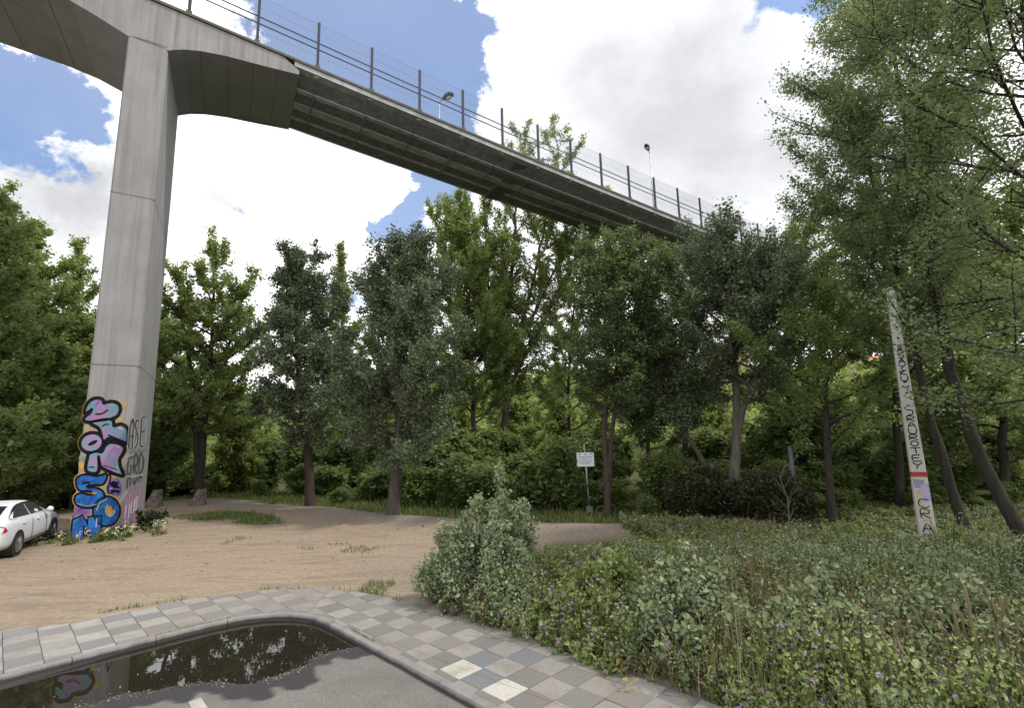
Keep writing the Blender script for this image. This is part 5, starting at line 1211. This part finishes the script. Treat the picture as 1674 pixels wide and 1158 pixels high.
fo_ = np.array([(0, 1, 4), (1, 2, 4), (2, 3, 4), (3, 0, 4), (1, 0, 5), (2, 1, 5), (3, 2, 5), (0, 3, 5)]); tag(link('gravel', np_mesh('gravel', V_, (np.arange(n_)[:, None, None]*6+fo_[None]).reshape(-1, 3)), plain('small_stones', (.22, .19, .16), .9, var=.3, scale=2.)), 'small loose stones scattered over the dirt clearing', 'gravel', kind='stuff')
# --- hillside wood as one mass, houses on the crest
n_ = 5200; ang_ = r.uniform(-1.15, 1.05, n_); dist_ = np.sqrt(r.uniform(74**2, 190**2, n_)); xs = np.sin(ang_)*dist_; ys = np.cos(ang_)*dist_; z = ground_z(xs, ys)
hh_ = r.uniform(2.5, 6.5, n_); k_ = 16
cx_ = np.repeat(np.stack([xs, ys, z], -1), k_, 0); rad_ = np.repeat(hh_, k_); dv = r.normal(0, 1, (n_*k_, 3)); dv /= np.linalg.norm(dv, axis=1)[:, None]; dv *= (r.uniform(.3, 1, n_*k_)**.5)[:, None]
c_ = cx_+dv*np.stack([rad_*.5, rad_*.5, rad_*.5], -1); c_[:, 2] += rad_*.5
tn = np.clip(np.repeat(r.normal(.5, .22, n_), k_)+r.normal(0, .12, n_*k_), 0, 1)
tag(link('woods', crown_mesh('woods', c_, tn, .85, r, jit=.35), M['leaf_back']), 'light green wooded hillside seen between the trunks', 'woods', kind='stuff')
def house(u, v_eave, dist, wd, label):
    p = top_at(u, v_eave, dist); z0 = gz(p[0], p[1])
    t = tag(empty('house', (p[0], p[1], z0), -math.atan2(p[0], p[1])+.2), label, 'house'); h = max(3., p[2]-z0); hw = wd/2; dp = 4.
    w_ = fix_normals(MB().box((-hw, -dp, -1), (hw, dp, h)).build('wall', plain('ochre_render', (.42, .30, .20), .9), t))
    mb = MB(); rh = 1.9; e = .5
    mb.add([(-hw-e, -dp-e, h), (hw+e, -dp-e, h), (hw+e, dp+e, h), (-hw-e, dp+e, h), (-hw-e, 0, h+rh), (hw+e, 0, h+rh)], [(0, 1, 5, 4), (2, 3, 4, 5), (0, 4, 3), (1, 2, 5), (3, 2, 1, 0)])
    rf = fix_normals(mb.build('roof', plain('clay_tile_roof', (.36, .15, .09), .9, scale=3.), t)); MB().box((hw*.4, -.4, h+rh*.4), (hw*.4+.7, .4, h+rh+1.)).build('chimney', plain('brick_stack', (.26, .13, .10), .9), rf)
    for x_ in np.arange(-hw+1.5, hw-1, 2.6):
        f = MB().box((x_-.55, -dp-.04, h-2.3), (x_+.55, -dp+.02, h-.9)).build('window', M['sign_white'], t); MB().box((x_-.45, -dp-.06, h-2.2), (x_+.45, -dp-.041, h-1.0)).build('pane', M['glass'], f)
house(1388, 597, 152., 19., 'wide house with a clay tile roof on the crest, left of the white pole'); house(1185, 580, 150., 10., 'small house with a clay tile roof glimpsed left of the slender dark tree')

# ------------------------------------------------------------------ sky, sun, camera
w = bpy.data.worlds.new('World'); SC.world = w; w.use_nodes = True; nt = w.node_tree; nt.nodes.clear()
SUN_EL, SUN_AZ = R(56), R(98)                    # azimuth clockwise from straight ahead
sky = nt.nodes.new('ShaderNodeTexSky'); sky.sky_type = 'NISHITA'; sky.sun_disc = False; sky.sun_elevation = SUN_EL; sky.sun_rotation = SUN_AZ
tc = nt.nodes.new('ShaderNodeTexCoord'); dirv = tc.outputs['Generated']
wn1 = nt.nodes.new('ShaderNodeTexNoise'); wn1.inputs['Scale'].default_value = 5.5; wn1.inputs['Detail'].default_value = 8; wn1.inputs['Roughness'].default_value = .62; nt.links.new(dirv, wn1.inputs['Vector'])
vs1 = nt.nodes.new('ShaderNodeVectorMath'); vs1.operation = 'SUBTRACT'; nt.links.new(wn1.outputs['Color'], vs1.inputs[0]); vs1.inputs[1].default_value = (.5, .5, .5)
vs2 = nt.nodes.new('ShaderNodeVectorMath'); vs2.operation = 'MULTIPLY_ADD'; nt.links.new(vs1.outputs[0], vs2.inputs[0]); vs2.inputs[1].default_value = (.26, .26, .26); nt.links.new(dirv, vs2.inputs[2]); warped = vs2.outputs[0]
def wn(scale, detail, rough, off=(0, 0, 0), dist=0., st=(1, 1, 1.6)):
    mp = nt.nodes.new('ShaderNodeMapping'); mp.inputs['Location'].default_value = off; mp.inputs['Scale'].default_value = st; nt.links.new(dirv, mp.inputs['Vector'])
    return noise(nt, mp.outputs[0], scale, detail, rough, dist=dist)
def blob(u, v, rad_px, k):
    d_ = ray(u, v); d_ = d_/np.linalg.norm(d_); n_ = nt.nodes.new('ShaderNodeVectorMath'); n_.operation = 'DISTANCE'; nt.links.new(warped, n_.inputs[0]); n_.inputs[1].default_value = tuple(d_)
    ctr = ((u-IW/2)**2+(v-IH/2)**2)/F**2; rad = rad_px/F/math.sqrt(1+ctr)*1.0
    mr = nt.nodes.new('ShaderNodeMapRange'); mr.interpolation_type = 'SMOOTHSTEP'; nt.links.new(n_.outputs['Value'], mr.inputs[0]); mr.inputs[1].default_value = 0; mr.inputs[2].default_value = rad*1.75; mr.inputs[3].default_value = k; mr.inputs[4].default_value = 0
    return mr.outputs[0]
def total(L):
    s_ = L[0]
    for q_ in L[1:]: s_ = math_n(nt, 'ADD', s_, q_)
    return s_
BLUE = [(-20, 110, 70, .50), (55, 150, 60, .55), (100, 220, 90, .78), (150, 140, 60, .6), (45, 250, 60, .6), (420, 20, 60, .6), (520, 40, 110, 1.), (640, 60, 130, 1.), (600, 150, 90, .95), (690, 190, 80, .9), (720, 110, 85, .7), (745, 240, 70, .8), (700, 300, 60, .8), (640, 330, 36, .7), (625, 380, 45, .8), (650, 365, 40, .7), (780, 40, 40, .45), (395, 372, 22, .55), (550, 355, 20, .5), (510, 395, 18, .45), (1250, 15, 50, .9), (1310, -10, 60, .9), (1370, 90, 45, .5), (700, 480, 60, .6), (570, 500, 70, .55), (270, 490, 40, .5), (390, 570, 40, .5), (1240, 475, 40, .5), (1060, 530, 40, .4), (1420, 480, 60, .4)]
WHITE = [(480, 110, 45, -.55), (455, 45, 40, -.45), (600, 290, 60, -.3)]
n_big = wn(3.2, 9, .62, dist=.25); n_wide = wn(.9, 3, .5, (3, 1, 0))
hole = total([blob(*q_) for q_ in BLUE+WHITE])
# open sky away from the view comes in broad gaps
n_mid = wn(7.5, 10, .66, (2, 5, 1), .35); n_fin = wn(22, 8, .65, (4, 1, 2), .2)
hs = math_n(nt, 'MINIMUM', hole, 1.15)
cov = math_n(nt, 'SUBTRACT', 1.02, math_n(nt, 'MULTIPLY', hs, .80))
cov = math_n(nt, 'ADD', cov, math_n(nt, 'MULTIPLY', math_n(nt, 'SUBTRACT', n_big, .5), .75))
cov = math_n(nt, 'ADD', cov, math_n(nt, 'MULTIPLY', math_n(nt, 'SUBTRACT', n_mid, .5), 1.75))
cov = math_n(nt, 'ADD', cov, math_n(nt, 'MULTIPLY', math_n(nt, 'SUBTRACT', n_fin, .5), .6))
mr = nt.nodes.new('ShaderNodeMapRange'); mr.interpolation_type = 'SMOOTHSTEP'; nt.links.new(cov, mr.inputs[0]); mr.inputs[1].default_value = .38; mr.inputs[2].default_value = .74
cloud = math_n(nt, 'MAXIMUM', mr.outputs[0], math_n(nt, 'MULTIPLY', n_wide, .26))
n_g = wn(2.6, 7, .6, (5, 2, 1), .3); n_f = wn(7, 6, .6, (1, 7, 3), .2)
GREY = [(70, 300, 130, .55), (120, 330, 90, .35), (350, 330, 70, .5), (480, 250, 60, .35), (560, 230, 50, .25), (440, 400, 60, .25), (1050, 270, 330, .40), (1250, 250, 250, .28), (1100, 120, 240, .16), (930, 150, 90, .10)]
g = total([blob(*q_) for q_ in GREY])
gg = math_n(nt, 'MULTIPLY', g, math_n(nt, 'ADD', .35, math_n(nt, 'MULTIPLY', n_g, 1.3)))
gg = math_n(nt, 'ADD', gg, math_n(nt, 'MULTIPLY', math_n(nt, 'SUBTRACT', n_f, .5), .35), True)
ccol = ramp(nt, gg, [(.0, (1.62, 1.62, 1.66)), (.35, (1.10, 1.11, 1.14)), (.75, (.72, .73, .76)), (1., (.56, .575, .61))])
# ramp colours are clamped when edited in the UI, not in code; scale the whole cloud instead
skc = mixc(nt, 1., sky.outputs[0], (.150, .165, .19), 'MULTIPLY')
final = mixc(nt, cloud, skc, ccol)
bg = nt.nodes.new('ShaderNodeBackground'); bg.inputs['Strength'].default_value = 1.0; nt.links.new(final, bg.inputs['Color'])
ow = nt.nodes.new('ShaderNodeOutputWorld'); nt.links.new(bg.outputs[0], ow.inputs[0])

L = bpy.data.lights.new('sun', 'SUN'); L.energy = 2.6; L.angle = R(4); L.color = (1, .95, .87)
so = bpy.data.objects.new('sun', L); COL.objects.link(so)
sdv = Vector((math.sin(SUN_AZ)*math.cos(SUN_EL), math.cos(SUN_AZ)*math.cos(SUN_EL), math.sin(SUN_EL))); so.rotation_euler = sdv.to_track_quat('Z', 'Y').to_euler(); so.location = (0, 0, 60)

cam = bpy.data.cameras.new('camera'); co = bpy.data.objects.new('camera', cam); COL.objects.link(co); SC.camera = co
cam.sensor_fit = 'HORIZONTAL'; cam.sensor_width = 36; cam.lens = 36*F/IW; cam.clip_start = .05; cam.clip_end = 3000
co.matrix_world = Matrix(((RT[0], UP[0], -FW[0], EYE[0]), (RT[1], UP[1], -FW[1], EYE[1]), (RT[2], UP[2], -FW[2], EYE[2]), (0, 0, 0, 1)))
SC.view_settings.view_transform = 'Standard'; SC.view_settings.look = 'None'; SC.view_settings.exposure = .12; SC.view_settings.gamma = 1
SC.render.engine = 'CYCLES'; SC.cycles.max_bounces = 7; SC.cycles.diffuse_bounces = 3; SC.cycles.glossy_bounces = 3; SC.cycles.transmission_bounces = 4; SC.cycles.use_denoising = True
SC.cycles.caustics_reflective = False; SC.cycles.caustics_refractive = False
